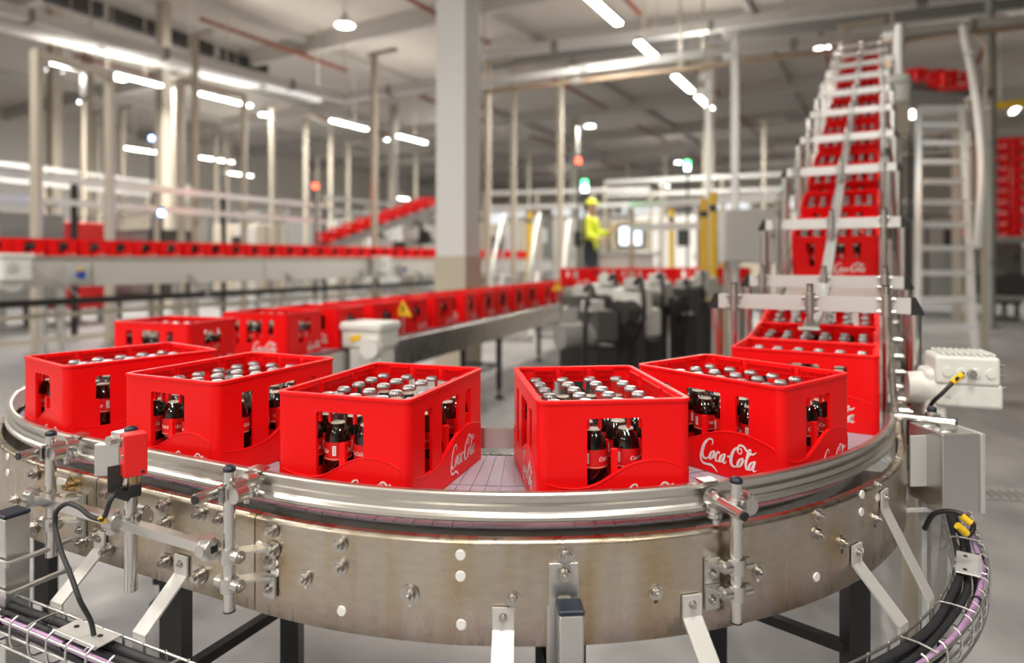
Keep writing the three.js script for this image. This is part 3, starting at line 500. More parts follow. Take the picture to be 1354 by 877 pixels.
// wire mesh cable tray round the bend
const TI = .145, TO = .215, TY = -.25, TD = .052, TRA = -.62, TRB = TE + .75;
const lane = (off, y, a = TRA, b = TRB) => { const p = []; for (let t = a; t <= b; t += .045) p.push(Pt(t, off, y)); return p; };
{
  const g = thing('cable_tray', 'galvanised wire mesh cable tray following the bend below the guard plates', 'cable tray');
  for (const [o, y] of [[TI, TY], [TI, TY - TD], [TI + .035, TY - TD], [TO, TY - TD], [TO, TY], [TO, TY - TD / 2]]) mesh('long_wire', [tube(lane(o, y), .0028, 6, 130)], M.steelSoft, g);
  for (let t = TRA + .02; t < TRB; t += .062) mesh('rib_wire', [tube([Pt(t, TI, TY + .004), Pt(t, TI, TY - TD + .008), Pt(t, TI + .008, TY - TD), Pt(t, TO - .008, TY - TD), Pt(t, TO, TY - TD + .008), Pt(t, TO, TY + .004), Pt(t, TO - .012, TY + .01)], .0025, 5, 22)], M.steelSoft, g);
  for (let t = TRA + .06; t < TRB; t += .186) mesh('top_wire', [tube([Pt(t, TI, TY), Pt(t, (TI + TO) / 2, TY + .003), Pt(t, TO, TY)], .0025, 5, 8)], M.steelSoft, g);
  for (const t of [onPlate(120, 835, TI + .02).t, onPlate(1250, 770, .2).t > 0 ? TE - .12 : 0]) { const k = plan(t).a; const c = Pt(t, TI + .03, TY + .004); const p = rbox(.135, .004, .05, .002); p.rotateY(-k).translate(c.x, c.y, c.z); const ridge = rbox(.135, .008, .004, .001).rotateY(-k); const rc = Pt(t, TI + .054, TY + .006); ridge.translate(rc.x, rc.y, rc.z); mesh('joint_plate', [p, ridge], M.alu, g);
    for (const d of [-.04, .035]) { const h = Pt(t + d, TI + .025, TY + .0065); mesh('hole', [new THREE.CylinderGeometry(.0045, .0045, .0012, 12).scale(1.4, 1, 1).rotateY(-k).translate(h.x, h.y, h.z)], M.black, g); } }
  settle(g);
  const wob = (off, y, amp, ph) => lane(off, y, TRA, TRB).map((p, i) => p.add(V(Math.sin(i * .9 + ph) * amp, Math.cos(i * .7 + ph) * amp * .6, Math.cos(i * .8 + ph) * amp)));
  const cab = (name, off, y, r, m, label, amp = .002, ph = 0) => tag(mesh(name, [tube(wob(off, y, amp, ph), r, 8, 130)], m), label, 'cable');
  cab('data_cable', TO - .014, TY - .012, .0062, M.lilac, 'lilac cable along the outer side of the mesh tray', .0015);
  for (const [o, y, r, p, l] of [[TI + .012, TY - .014, .0085, 0, 'thick black cable against the inner side of the mesh tray'], [TI + .028, TY - .024, .0075, 2, 'black cable in the middle of the mesh tray'], [TI + .015, TY - .034, .0075, 4, 'lowest black cable on the floor of the mesh tray'], [TI + .044, TY - .04, .006, 1, 'thin dark cable under the lilac one in the mesh tray']]) cab('power_cable', o, y, r, M.rubber, l, .003, p);
  for (const t of [-.35, -.12, .09, .3, 1.9, 2.12, 2.34]) { const c = Pt(t, TO - .014, TY - .012); tag(mesh('cable_tie', [new THREE.TorusGeometry(.0085, .0024, 6, 14).rotateY(Math.PI / 2 - plan(t).a).translate(c.x, c.y, c.z)], M.black), 'black cable tie round the lilac cable on the mesh tray', 'cable tie', 'cable ties on the mesh tray'); }
}
// flat struts that carry the tray
function strut(px, label) {
  const q = onPlate(px[0], px[1], GO + .003), t = q.t, y0 = q.p.y - BY, w = .038, g = thing('tray_strut', label, 'strut'), o0 = GO + .0045;
  const pts = [Pt(t, o0, y0 + .012), Pt(t, o0, y0 - .028), Pt(t, TI - .006, TY + .012), Pt(t, TI - .006, TY - TD)], n = dirN(t), segs = [];
  for (let i = 0; i < 3; i++) segs.push(beam(pts[i], pts[i + 1], w, .0045, n));
  for (const i of [1, 2]) segs.push(rod(pts[i].clone().addScaledVector(dirT(t), -w / 2), pts[i].clone().addScaledVector(dirT(t), w / 2), .00225, 10));
  mesh('flat_bar', segs, M.satin, g); mesh('bolt', [boltGeo(.0058, Pt(t, o0 + .002, y0 - .004), n, .2)], M.bolt, g); settle(g);
}
strut([132, 710], 'bent flat steel strut under the square cross bar near the sensor cable');
strut([240, 742], 'bent flat steel strut below the paired bolts left of the guard seam');
strut([664, 812], 'straight looking flat strut left of the capped square post under the guard');
strut([913, 795], 'flat strut slanting down beside the lettered crate bracket');
strut([1131, 727], 'long flat strut slanting to the cable tray at the right end of the guard');
strut([1168, 655], 'thin strut behind the bend reaching the cable tray under the junction box');
// square support posts with dark caps in front of the guard
function capPost(px, off, topY, size, label, plateTop) {
  const q = onPlate(px[0], px[1], off), t = q.t, g = thing('support_post', label, 'post'), p = Pt(t, off, 0), turn = -plan(t).a;
  mesh('tube', [rbox(size, BY + topY, size, .004, 0, (BY + topY) / 2, 0, turn).translate(p.x, 0, p.z)], M.steelSoft, g);
  mesh('cap', [rbox(size + .002, .009, size + .002, .0035, 0, 0, 0, turn).translate(p.x, BY + topY + .004, p.z)], M.bluecap, g);
  if (plateTop) { const c = Pt(t, GO + .003, (plateTop - .22) / 2, -.006); mesh('bracket_plate', [rbox(.052, plateTop + .22, .005, .001, 0, 0, 0, turn).translate(c.x, c.y, c.z)], M.steelSoft, g);
    mesh('bolt', [boltGeo(.0115, Pt(t, GO + .006, plateTop - .018, -.005), dirN(t), .1)], M.bolt, g); mesh('slot', [orient(extrude(roundedRect(.022, .01, .0048), .001), Pt(t, GO + .0055, plateTop - .062, -.005), dirN(t))], M.cream, g); mesh('side_flange', [beam(Pt(t, GO + .006, -.30, -.034), Pt(t, GO + .006, -.12, -.034), .004, .03, V(0, 0, 1))], M.steelSoft, g); }
  else { for (const y of [-.17, -.235]) mesh('clamp_strap', [beam(Pt(t, off + size * .62, topY + y + .08, -.05), Pt(t, off + size * .62, topY + y + .08, .05), .006, .012), rod(Pt(t, off + size * .62, topY + y + .08, .044), Pt(t, GO, topY + y + .08, .044), .006, 10)], M.steelSoft, g); }
  settle(g);
}
capPost([753, 810], .08, -.108, .043, 'square stainless post with blue-black cap bolted under the middle of the guard', -.043);
capPost([14, 690], .145, -.075, .052, 'square stainless post with dark cap in front of the left end of the guard');
// ------------------------------------------------------------------ incline conveyor and hold-down frames
{
  const g = thing('incline_conveyor', 'steep crate conveyor climbing from the bend to the upper level', 'conveyor'), e = TE + 9.4;
  mesh('side_plate', [sweep([[.02, -.012], [.026, -.012], [.026, -.16], [.02, -.16]], TE + .08, e)], M.plate, g); mesh('side_plate', [sweep([[-WID - .02, -.012], [-WID - .026, -.012], [-WID - .026, -.16], [-WID - .02, -.16]], TE + .12, e)], M.plate, g);
  mesh('chain_bed', [sweep([[-WID + .004, -.002], [-.004, -.002], [-.004, -.06], [-WID + .004, -.06]], TE + .2, e)], M.satin, g);
  for (const [o, y] of [[.004, .10], [-WID - .004, .10], [.004, .045], [-WID - .004, .045]]) mesh('side_guide', [sweep([[o - .003, y - .011], [o - .003, y + .011], [o + .003, y + .011], [o + .003, y - .011]], TE + .06, e)], M.steel, g);
  for (const s of [2.6, 4.4, 6.2, 8.2]) for (const o of [.06, -WID - .06]) { const p = Pt2(s, o, -.1); mesh('leg', [beam(V(p.x, .02, p.z), p, .07, .07, V(0, 0, 1)), box(.16, .02, .16, p.x, .01, p.z)], M.steelSoft, g); }
  settle(g);
}
function Pt2(s, off, y) { const p = plan(TE + s, off); return V(p.x, BY + p.y + y, p.z); }
{
  const g = thing('hold_down_rail', 'pale flat hold-down rail running up the middle over the climbing crates', 'guide rail');
  mesh('strip', [sweep([[-.245, .262], [-.245, .274], [-.2, .274], [-.2, .262]], TE + .42, TE + 8.4)], M.alu, g);
  const a = Pt2(.42, -.2225, .262), b = Pt2(.36, -.2225, .25), c = Pt2(.3, -.2225, .262); mesh('toe', [beam(a, b, .05, .012), beam(b, c, .065, .01)], M.cast, g); settle(g);
}
const frameS = [.363, 1.007, 1.48, 2.34, 3.16, 3.95, 4.75, 5.55, 6.35, 7.15, 7.95], frameY = [.345, .40, .67, 1.036, 1.37];
frameS.forEach((s, i) => {
  const lab = ['lowest cross frame of the hold-down, over the crates at the incline foot', 'second cross frame of the hold-down above the tilting crate', 'third cross frame of the hold-down above the lettered climbing crate'][i];
  const g = thing('hold_down_gantry', lab ?? 'cross frame of the hold-down spanning the climbing crates', 'frame', [0, 0, 0], 0, lab ? null : 'hold-down frames up the incline');
  const y = frameY[i] ?? lift(s) + .226 + .125, q = (off, yy) => { const p = plan(TE + s, off); return V(p.x, BY + yy, p.z); };
  mesh('cross_bar', [beam(q(-.525, y), q(.068, y), .03, .05)], M.alu, g);
  const n = V(nrm(A_IN)[0], 0, nrm(A_IN)[1]);
  for (const sgn of [-1, 1]) { const o = sgn > 0 ? .068 : -.525, s2 = new THREE.Shape(); s2.moveTo(0, -.027); s2.lineTo(.034, -.027); s2.lineTo(.034, -.018); s2.lineTo(.012, .027); s2.lineTo(0, .027); s2.closePath(); const e = extrude(s2, .03, .001, 2).translate(0, 0, -.015); e.applyMatrix4(new THREE.Matrix4().makeBasis(n.clone().multiplyScalar(sgn), UP, V().crossVectors(n.clone().multiplyScalar(sgn), UP)).setPosition(q(o, y))); mesh('end_cap', e, M.black, g);
    const p = q(o - sgn * .0, 0); mesh('post', [rod(V(p.x, .0, p.z).addScaledVector(n, sgn * .008), V(p.x, BY + y - .028, p.z).addScaledVector(n, sgn * .008), .021, 16)], M.steel, g); }
  for (const [o, low] of [[-.468, .13], [-.2225, .275], [.0, .0]]) {
    const lo = lift(s) + low, a = q(o, y + .062), b = q(o, Math.min(lo, y - .04)), f = V(U.x * -.022, 0, U.z * -.022); a.add(f); b.add(f);
    mesh('drop_rod', [rod(b, a, .0105, 14)], M.steel, g); mesh('rod_cap', [rod(a, a.clone().addScaledVector(UP, .004), .0115, 14)], M.black, g);
    const c = q(o, y).add(f); mesh('clamp', [rod(V(c.x, c.y - .034, c.z), V(c.x, c.y + .034, c.z), .0165, 14), beam(q(o - .021, y), q(o + .021, y), .038, .058), rod(q(o - .026, y + .02).addScaledVector(f, 1.1), q(o + .026, y + .02).addScaledVector(f, 1.1), .007, 8), rod(q(o - .026, y - .02).addScaledVector(f, 1.1), q(o + .026, y - .02).addScaledVector(f, 1.1), .007, 8)], M.cast, g);
  }
  settle(g);
});
// bearings and chain hardware along the right flank of the incline foot
for (let k = 0; k < 7; k++) { const s = .1 + k * .17, o = thing('flank_roller', 'small steel roller bracket on the flank of the incline foot', 'roller', [0, 0, 0], 0, 'roller brackets at the incline foot'), a = Pt2(s, .03, .06), b = Pt2(s, .055, .06); mesh('roller', [rod(a, b, .014, 12), rod(b, Pt2(s, .062, .06), .008, 6)], M.bolt, o); mesh('bracket', [beam(Pt2(s, .03, -.02), Pt2(s, .03, .05), .02, .004, V(nrm(A_IN)[0], 0, nrm(A_IN)[1]))], M.cast, o); settle(o); }
// gear motor, junction box
{
  const d = 1.93, c = W(1266, 505, d), g = thing('gear_motor', 'white ribbed gear motor with round covers beside the incline foot', 'motor'), yaw = -rad(20), L = (gg, x, y, z) => gg.translate(x, y, z).scale(.84, 1, .84).rotateY(yaw).translate(c.x, c.y, c.z);
  mesh('housing', [L(rbox(.19, .085, .16, .012), .01, .042, 0), L(rbox(.2, .075, .15, .014), .015, -.03, 0), L(rbox(.07, .2, .13, .02), -.08, -.06, 0), L(new THREE.CylinderGeometry(.045, .06, .12, 20).rotateZ(Math.PI / 2), -.1, -.02, .02)], M.paint, g);
  for (let i = 0; i < 9; i++) mesh('rib', [L(rbox(.008, .012, .15, .003), -.06 + i * .0185, .088, 0)], M.paint, g);
  for (let i = 0; i < 4; i++) mesh('cover', [L(new THREE.CylinderGeometry(.013, .014, .006, 16).rotateX(Math.PI / 2), -.05 + i * .042, .038, .082)], M.paint, g);
  for (const [x, y] of [[.112, .06], [.112, .03], [.118, -.005]]) mesh('screw', [L(new THREE.CylinderGeometry(.007, .007, .02, 8).rotateZ(Math.PI / 2), x, y, .05)], M.bolt, g);
  mesh('gland', [L(new THREE.CylinderGeometry(.012, .014, .02, 12).rotateX(Math.PI / 2), .02, .036, .09)], M.bolt, g);
  mesh('stand', [L(box(.05, c.y - .1, .08), -.06, -.1 - (c.y - .1) / 2, -.02)], M.lightgrey, g);
  settle(g);
  const w = (x, y, dd) => W(x, y, dd); tag(mesh('motor_cable', [tube([w(1273, 494, d - .1), w(1262, 504, d - .13), w(1245, 521, d - .13), w(1232, 534, d - .1), w(1222, 560, d - .05)], .0055, 8)], M.black), 'short black cable leaving the gear motor gland', 'cable');
  tag(mesh('cable_sleeve', [rod(w(1271, 496, d - .11), w(1258, 507, d - .132), .0085, 10)], M.yellow), 'yellow sleeve on the gear motor cable', 'sleeve');
}
{
  const d = 1.66, c = W(1271, 626, d), g = thing('junction_box', 'stainless junction box with a black rotary switch on its side', 'switch box'), yaw = rad(4), L = (gg, x, y, z) => gg.translate(x, y, z).rotateY(yaw).translate(c.x, c.y, c.z);
  mesh('case', [L(rbox(.1, .2, .13, .003), 0, 0, -.065)], M.steelSoft, g); mesh('lid', [L(rbox(.012, .205, .138, .002), .057, -.002, -.065)], M.alu, g);
  mesh('switch_knob', [L(new THREE.CylinderGeometry(.024, .026, .02, 18).rotateZ(-Math.PI / 2), .073, .02, -.06), L(rbox(.014, .05, .014, .003), .088, .02, -.06)], M.black, g);
  for (const z of [-.03, -.09]) mesh('vent_boss', [L(lathe([[0, .006], [.018, .005], [.022, 0]], 16).scale(1, 1, .5), -.01 + z * .1, .1, z)], M.steelSoft, g);
  mesh('back_bracket', [L(rbox(.045, .135, .006, .002), -.072, .015, -.06), L(box(.14, .008, .01), -.07, -.115, -.06), L(box(.014, c.y, .014), -.03, -.1 - c.y / 2 + .1, -.1)], M.lightgrey, g);
  settle(g);
  const q = W(1268, 688, 1.6); tag(mesh('power_cable', [tube([W(1222, 700, 1.62), W(1235, 680, 1.6), W(1255, 676, 1.58), W(1275, 682, 1.56), W(1287, 695, 1.55), W(1280, 708, 1.55), W(1262, 700, 1.56)], .006, 8)], M.black), 'black cable coil hanging under the junction box', 'cable');
  tag(mesh('cable_sleeve', [rod(W(1266, 695, 1.545), W(1278, 706, 1.545), .009, 10), rod(W(1271, 682, 1.56), W(1284, 692, 1.55), .0085, 10)], M.yellow), 'yellow sleeves on the cable coil under the junction box', 'sleeve');
}
// ------------------------------------------------------------------ third line: crates at eye level along the hall
const yawHall = -HALL;
const along2 = (p, u, n, y) => V(p.x + U.x * u + N.x * n, y, p.z + U.z * u + N.z * n);
function post(a, b, w, m = M.hallSteel) { return beam(a, b, w, w, V(0, 0, 1)); }
{
  const Q = W(0, 344.5, 6.9), BL = 1.267, end = 12, st = -1.6, g = thing('line_conveyor', 'straight stainless crate conveyor at eye level along the left of the hall', 'conveyor');
  const seg = (n, y0, y1, w, a, b) => { const c = along2(Q, (a + b) / 2, n, (y0 + y1) / 2); return box(w, y1 - y0, b - a, 0, 0, 0, yawHall).translate(c.x, c.y, c.z); };
  for (let a = st; a < end; a += 2.4) { mesh('side_plate', [seg(.26, BL - .31, BL - .035, .006, a, a + 2.38)], M.satin, g); mesh('side_rail', [seg(.235, BL - .006, BL + .034, .02, a, a + 2.38)], M.rail, g); mesh('side_plate', [seg(-.26, BL - .31, BL - .035, .006, a, a + 2.38)], M.satin, g); }
  mesh('chain_bed', [seg(0, BL - .06, BL - .001, .46, st, end)], M.satin, g);
  for (let a = st + .5; a < end; a += 1.6) { for (const n of [.2, -.2]) { const p = along2(Q, a, n, 0); mesh('leg', [post(V(p.x, .02, p.z), V(p.x, BL - .06, p.z), .06), box(.14, .02, .14, p.x, .01, p.z, yawHall)], M.steelSoft, g); } const p1 = along2(Q, a, .2, .45), p2 = along2(Q, a, -.2, .45); mesh('brace', [beam(p1, p2, .04, .04)], M.steelSoft, g); const s1 = along2(Q, a - .1, .27, BL - .2), s2 = along2(Q, a + .12, .36, BL - .44); mesh('tray_arm', [beam(s1, s2, .05, .01)], M.alu, g); }
  for (const y of [.35, .62]) mesh('long_brace', [seg(.2, y, y + .05, .05, st, end)], M.cream, g);
  settle(g);
  const tr = thing('cable_duct', 'black cable duct running below the eye level crate conveyor', 'cable duct'); mesh('duct', [seg(.4, BL - .50, BL - .43, .1, st, end)], M.black, tr); for (let a = st + .5; a < end; a += 3.2) mesh('lid_clip', [seg(.4, BL - .51, BL - .42, .11, a, a + .05)], M.grey, tr); settle(tr);
  let proto = null, i = 0;
  for (let u = st + .2; u < end - .2; u += .312 + rr(0, .012)) {
    if (!proto) proto = makeFarCrate('red crate in the tight row on the eye level conveyor', 'crates on the eye level conveyor'); const c = proto && i ? copy(proto) : proto; i++;
    const p = along2(Q, u, rr(-.01, .01), BL + .0005); c.position.copy(p); c.rotation.y = yawHall + rr(-.04, .04); fillCrate(c, '', false);
  }
  // drive units and isolator switches on its flank
  const unit = (px, py, s, label) => { const d = -along2(Q, s, .4, 0).z, p = along2(Q, s, .4, BL - .12), o = thing('drive_unit', label, 'motor', p.toArray(), yawHall); mesh('housing', [rbox(.2, .26, .28, .03, 0, .02, 0), rbox(.24, .05, .32, .02, 0, .15, 0)], M.paint, o); mesh('gearbox', [new THREE.CylinderGeometry(.1, .1, .16, 18).rotateZ(Math.PI / 2).translate(-.08, -.12, 0)], M.paint, o); mesh('cover', [new THREE.CylinderGeometry(.05, .05, .02, 16).rotateZ(Math.PI / 2).translate(.11, .03, .05)], M.lightgrey, o); };
  unit(0, 0, -.05, 'white drive unit at the near end of the eye level conveyor'); unit(0, 0, 5.6, 'white drive unit halfway along the eye level conveyor');
  for (const [s, l] of [[.62, 'grey isolator switch with blue and yellow knob near the near drive unit'], [6.3, 'grey isolator switch with blue knob beyond the second drive unit']]) { const p = along2(Q, s, .3, BL - .17), o = thing('isolator_switch', l, 'switch', p.toArray(), yawHall); mesh('case', [rbox(.08, .2, .2, .01)], M.lightgrey, o); mesh('knob', [new THREE.CylinderGeometry(.04, .045, .04, 16).rotateZ(Math.PI / 2).translate(.06, -.01, 0)], M.blue, o); mesh('marker', [rbox(.012, .04, .05, .004).translate(.045, .055, 0)], M.yellow, o); }
}
// white drive unit and warning sign on the outgoing line
{
  const p = W(490, 452, 3.62), o = thing('drive_unit', 'white drive unit standing against the outgoing line behind the bend', 'motor', p.toArray(), -rad(21));
  mesh('housing', [rbox(.25, .12, .2, .02, 0, .03, 0), rbox(.27, .05, .22, .018, 0, .09, 0), rbox(.2, .22, .18, .03, .01, -.1, 0)], M.paint, o); mesh('end_cover', [new THREE.CylinderGeometry(.055, .06, .05, 18).rotateX(Math.PI / 2).translate(.07, -.02, .1)], M.paint, o); mesh('type_plate', [rbox(.07, .03, .004, .001).rotateZ(.3).translate(-.03, .03, .103)], M.yellow, o); mesh('stand', [box(.06, p.y - .2, .06, 0, -.2 - (p.y - .2) / 2, 0)], M.steelSoft, o);
  for (const [px, py, d, l] of [[533, 408, 4.2, 'yellow triangular warning sign above the white drive unit on the outgoing line'], [737, 378, 7.0, 'yellow triangular warning sign at the end of the outgoing guard plate'], [137, 339.5, 8.9, 'yellow triangular warning sign on the eye level crate row']]) { const q = W(px, py, d), s = new THREE.Shape(); s.moveTo(-.06, -.05); s.lineTo(.06, -.05); s.lineTo(0, .055); s.closePath(); const w = thing('warning_sign', l, 'sign', q.toArray(), -rad(10)); mesh('board', extrude(s, .004), M.yellow, w); const t = new THREE.Shape(); t.moveTo(-.008, -.02); t.lineTo(.008, -.02); t.lineTo(.004, .03); t.lineTo(-.004, .03); t.closePath(); mesh('symbol', extrude(t, .001).translate(0, 0, .004), M.black, w); mesh('stem', [rod(V(0, -.16, 0), V(0, -.05, .0), .006, 6)], M.steelSoft, w); }
}
// ------------------------------------------------------------------ columns, overhead steel, ceiling structure
function column(px, w, d, label, wall = 0) {
  const p = W(px, 344, d), o = thing('hall_column', label, 'column', [p.x, 0, p.z], yawHall);
  mesh('shaft', [rbox(w, HT - .01, w * .8, .01, 0, HT / 2, 0)], w > .35 ? M.columnWhite : M.hallSteel, o); mesh('kick_guard', [box(w + .02, 1.3, w * .8 + .02, 0, .65, 0)], M.cream, o); mesh('base_plate', [box(w + .2, .03, w + .15, 0, .015, 0)], M.grey, o);
}
M.columnWhite = std({ color: rgb(.72, .73, .74), roughness: .5 });
column(606, .40, 7.4, 'thick white hall column with beige foot behind the outgoing crates');
for (const [px, w, d] of [[216, .3, 17], [72, .3, 17.5], [937, .3, 19], [115, .3, 21], [760, .3, 30], [520, .3, 27]]) column(px, w, d, 'slim white hall column far back among the machines');
{
  // tall portal frames of square tube at the left
  const portal = (a, b, label) => { const g = thing('portal_frame', label, 'frame'), y1 = CAMY + (PY - a[1]) / F * a[2]; const A = W(a[0], PY, a[2]), B = W(b[0], PY, b[2]); for (const p of [A, B]) mesh('upright', [post(V(p.x, 0, p.z), V(p.x, y1, p.z), .1)], M.hallSteel, g); mesh('lintel', [beam(V(A.x, y1 - .05, A.z), V(B.x, y1 - .05, B.z), .1, .1)], M.hallSteel, g); for (const p of [A, B]) mesh('foot', [box(.2, .02, .2, p.x, .01, p.z)], M.grey, g); settle(g); };
  portal([48, 66, 8.6], [145, 0, 9.6], 'tall beige portal frame over the eye level conveyor'); portal([240, 104, 12.5], [323, 0, 13.6], 'second beige portal frame over the eye level conveyor'); portal([404, 150, 19], [437, 0, 20.5], 'far beige portal frame over the eye level conveyor');
  // hangers from the roof
  for (const [px, yb, d] of [[110, 240, 16], [128, 0, 19], [300, 0, 21], [420, 0, 25], [550, 0, 24], [162, 235, 18], [232, 235, 15], [258, 120, 12.5], [285, 230, 20], [360, 235, 17], [495, 270, 12.5], [645, 270, 13], [679, 235, 15], [741, 230, 14], [1120, 60, 11], [880, 225, 22], [460, 230, 22], [1010, 230, 18.5], [700, 225, 24], [830, 220, 26]]) { const a = W(px, PY, d), top = 5.2 + (px % 5) * .12, o = thing('pipe_post', 'slender beige tube post among the distant machines', 'post', [a.x, 0, a.z], yawHall, 'tube posts among the machines'); mesh('tube', [box(.095, top, .095, 0, top / 2, 0)], M.hallSteel, o); mesh('foot', [box(.22, .02, .22, 0, .011, 0)], M.grey, o); mesh('head_arm', [box(.7, .07, .07, .2, top + .03, 0)], M.hallSteel, o); }
  for (const [px, yt, d, l] of [[972, 40, 7.6, 'white pole with clamps left of the incline'], [1186, 40, 6.8, 'white pole rising beside the upright gear motor'], [937, 96, 10.5, 'white pole left of the clamped pole']]) { const a = W(px, yt, d), o = thing('clamp_pole', l, 'pole', [a.x, 0, a.z], yawHall); mesh('tube', [box(.08, a.y, .08, 0, a.y / 2, 0)], M.alu, o); mesh('foot', [box(.2, .02, .2, 0, .011, 0)], M.grey, o); for (const y of [.05, .3]) mesh('clamp', [rbox(.14, .09, .12, .02, -.06, a.y - y, 0)], M.alu, o); }
  const over = (pts, w, h, name, label, m = M.alu) => { const g = thing(name, label, 'beam'); for (let i = 0; i + 1 < pts.length; i++) { mesh('run', [beam(pts[i], pts[i + 1], w, h)], m, g); mesh('collar', [beam(pts[i].clone().lerp(pts[i + 1], .48), pts[i].clone().lerp(pts[i + 1], .52), w + .03, h + .03)], M.grey, g); } for (const q of pts) mesh('drop', [rod(q, V(q.x, HT - .03, q.z), .015, 6)], M.hallSteel, g); settle(g); };
  const A = (px, py, h) => at(px, py, h);
  over([A(-60, -8, 4.2), A(120, 47, 4.2), A(300, 92, 4.2), A(455, 130, 4.2), A(585, 110, 4.2)], .22, .2, 'overhead_trunking', 'bright overhead trunking running along the left and turning in front of the column');
  over([A(-20, 30, 4.6), A(250, 93, 4.6), A(420, 133, 4.6)], .35, .12, 'pipe_rack', 'flat pipe rack beside the overhead trunking', M.satin);
  over([A(628, 74, 5.1), A(850, 48, 5.1), A(1040, 22, 5.1), A(1420, -22, 5.1)], .2, .2, 'overhead_trunking', 'bright overhead trunking crossing high above the incline', M.alu);
  over([A(640, 110, 3.2), A(930, 72, 3.2), A(1180, 44, 3.2), A(1400, 22, 3.2)], .12, .12, 'overhead_pipe', 'pale overhead pipe crossing below the high trunking', M.lightgrey);
  over([A(640, 122, 3.1), A(900, 92, 3.1), A(1360, 34, 3.1)], .07, .07, 'overhead_pipe', 'thin brown overhead pipe beside the pale one', std({ color: rgb(.3, .22, .15), roughness: .5 }));
  over([A(60, -10, 6.3), A(200, 38, 6.3), A(350, 94, 6.3)], .3, .35, 'crane_girder', 'black crane girder under the ceiling at the left', M.darkBeam);
  over([A(600, 95, 6.0), A(760, 68, 6.0), A(1354, 5, 6.0)], .25, .3, 'roof_girder', 'dark grey roof girder behind the bright crossing trunking', M.grey);
  // ceiling girders and sprinkler pipes
  for (let u = -10; u < HF; u += 6) tag(structure('trim_' + (Math.round((u + 10) / 6) + 1), hallBox(HX * 2 - .02, .5, .22, u, 0, HT - .25), M.purlin), 'roof girder spanning the hall', null);
  for (let n = -30, k = 20; n <= 30; n += 6, k++) structure('trim_' + k, hallBox(.12, .25, HF + HB - .02, (HF - HB) / 2, n + 3, HT - .125), M.purlin);
  for (const n of [-21, -15, -9.6, -5.2, -1.4, 2.6, 7]) for (let u = 1; u < 44; u += 9) { const c = hallPt(u + 3, n, HT - .62), o = thing('sprinkler_pipe', 'red-brown sprinkler pipe length below the ceiling', 'pipe', c.toArray(), yawHall, 'sprinkler pipes'); mesh('pipe', [new THREE.CylinderGeometry(.055, .055, 5.2, 10).rotateX(Math.PI / 2)], M.ochre, o); for (const z of [-1.8, 1.8]) mesh('hanger', [rod(V(0, 0, z), V(0, .62, z), .008, 5)], M.hallSteel, o); }
}
// daylight panels in the far wall
M.daylight = std({ color: 0xffffff, emissive: rgb(.9, .95, 1), emissiveIntensity: .45 });
for (let i = 0; i < 5; i++) { const n = -30 + i * 6.5, w = structure('window_' + (i + 1), [hallBox(3.6, 1.6, .1, HF - .06, n, 5.0)], M.daylight); structure('frame', [hallBox(3.8, .1, .16, HF - .08, n, 5.85), hallBox(3.8, .1, .16, HF - .08, n, 4.15), hallBox(.1, 1.6, .16, HF - .08, n, 5.0)], M.lightgrey, w); }

// ------------------------------------------------------------------ gantries, machines and cabinets across the middle distance
function gantry(a, b, yTop, label, black) {   // long frame: two rails, uprights
  const g = thing('machine_gantry', label, 'frame'), n = Math.max(2, Math.round(a.distanceTo(b) / 1.5));
  for (const y of [yTop, yTop - .35]) mesh('rail', [beam(V(a.x, y, a.z), V(b.x, y, b.z), .09, .1)], M.alu, g);
  for (let i = 0; i <= n; i++) { const p = a.clone().lerp(b, i / n); mesh('upright', [post(V(p.x, 0, p.z), V(p.x, yTop - .05, p.z), .07)], black && i % 2 ? M.black : M.hallSteel, g); mesh('foot', [box(.16, .02, .16, p.x, .01, p.z)], M.grey, g); }
  settle(g);
}
gantry(W(-40, PY, 9), W(430, PY, 15), 2.5, 'long pale gantry with black uprights behind the eye level crates', true);
gantry(W(-30, PY, 14), W(250, PY, 19), 3.4, 'higher pale gantry in the left background', false);
gantry(W(430, PY, 18), W(575, PY, 22), 3.0, 'far pale gantry left of the white column', false);
gantry(W(640, PY, 16), W(860, PY, 15), 2.9, 'pale machine gantry right of the white column', false);
gantry(W(835, PY, 10), W(1030, PY, 8.6), 2.1, 'bright guard rail frame in front of the yellow posts', false);
gantry(W(800, PY, 17), W(1040, PY, 15.4), 3.3, 'tall pale frame behind the yellow posts', false);
M.machineDark = std({ color: rgb(.07, .068, .065), roughness: .6 });
const tones = [M.lightgrey, M.cream, M.satin, M.grey, M.white, M.machineDark, M.redMachine];
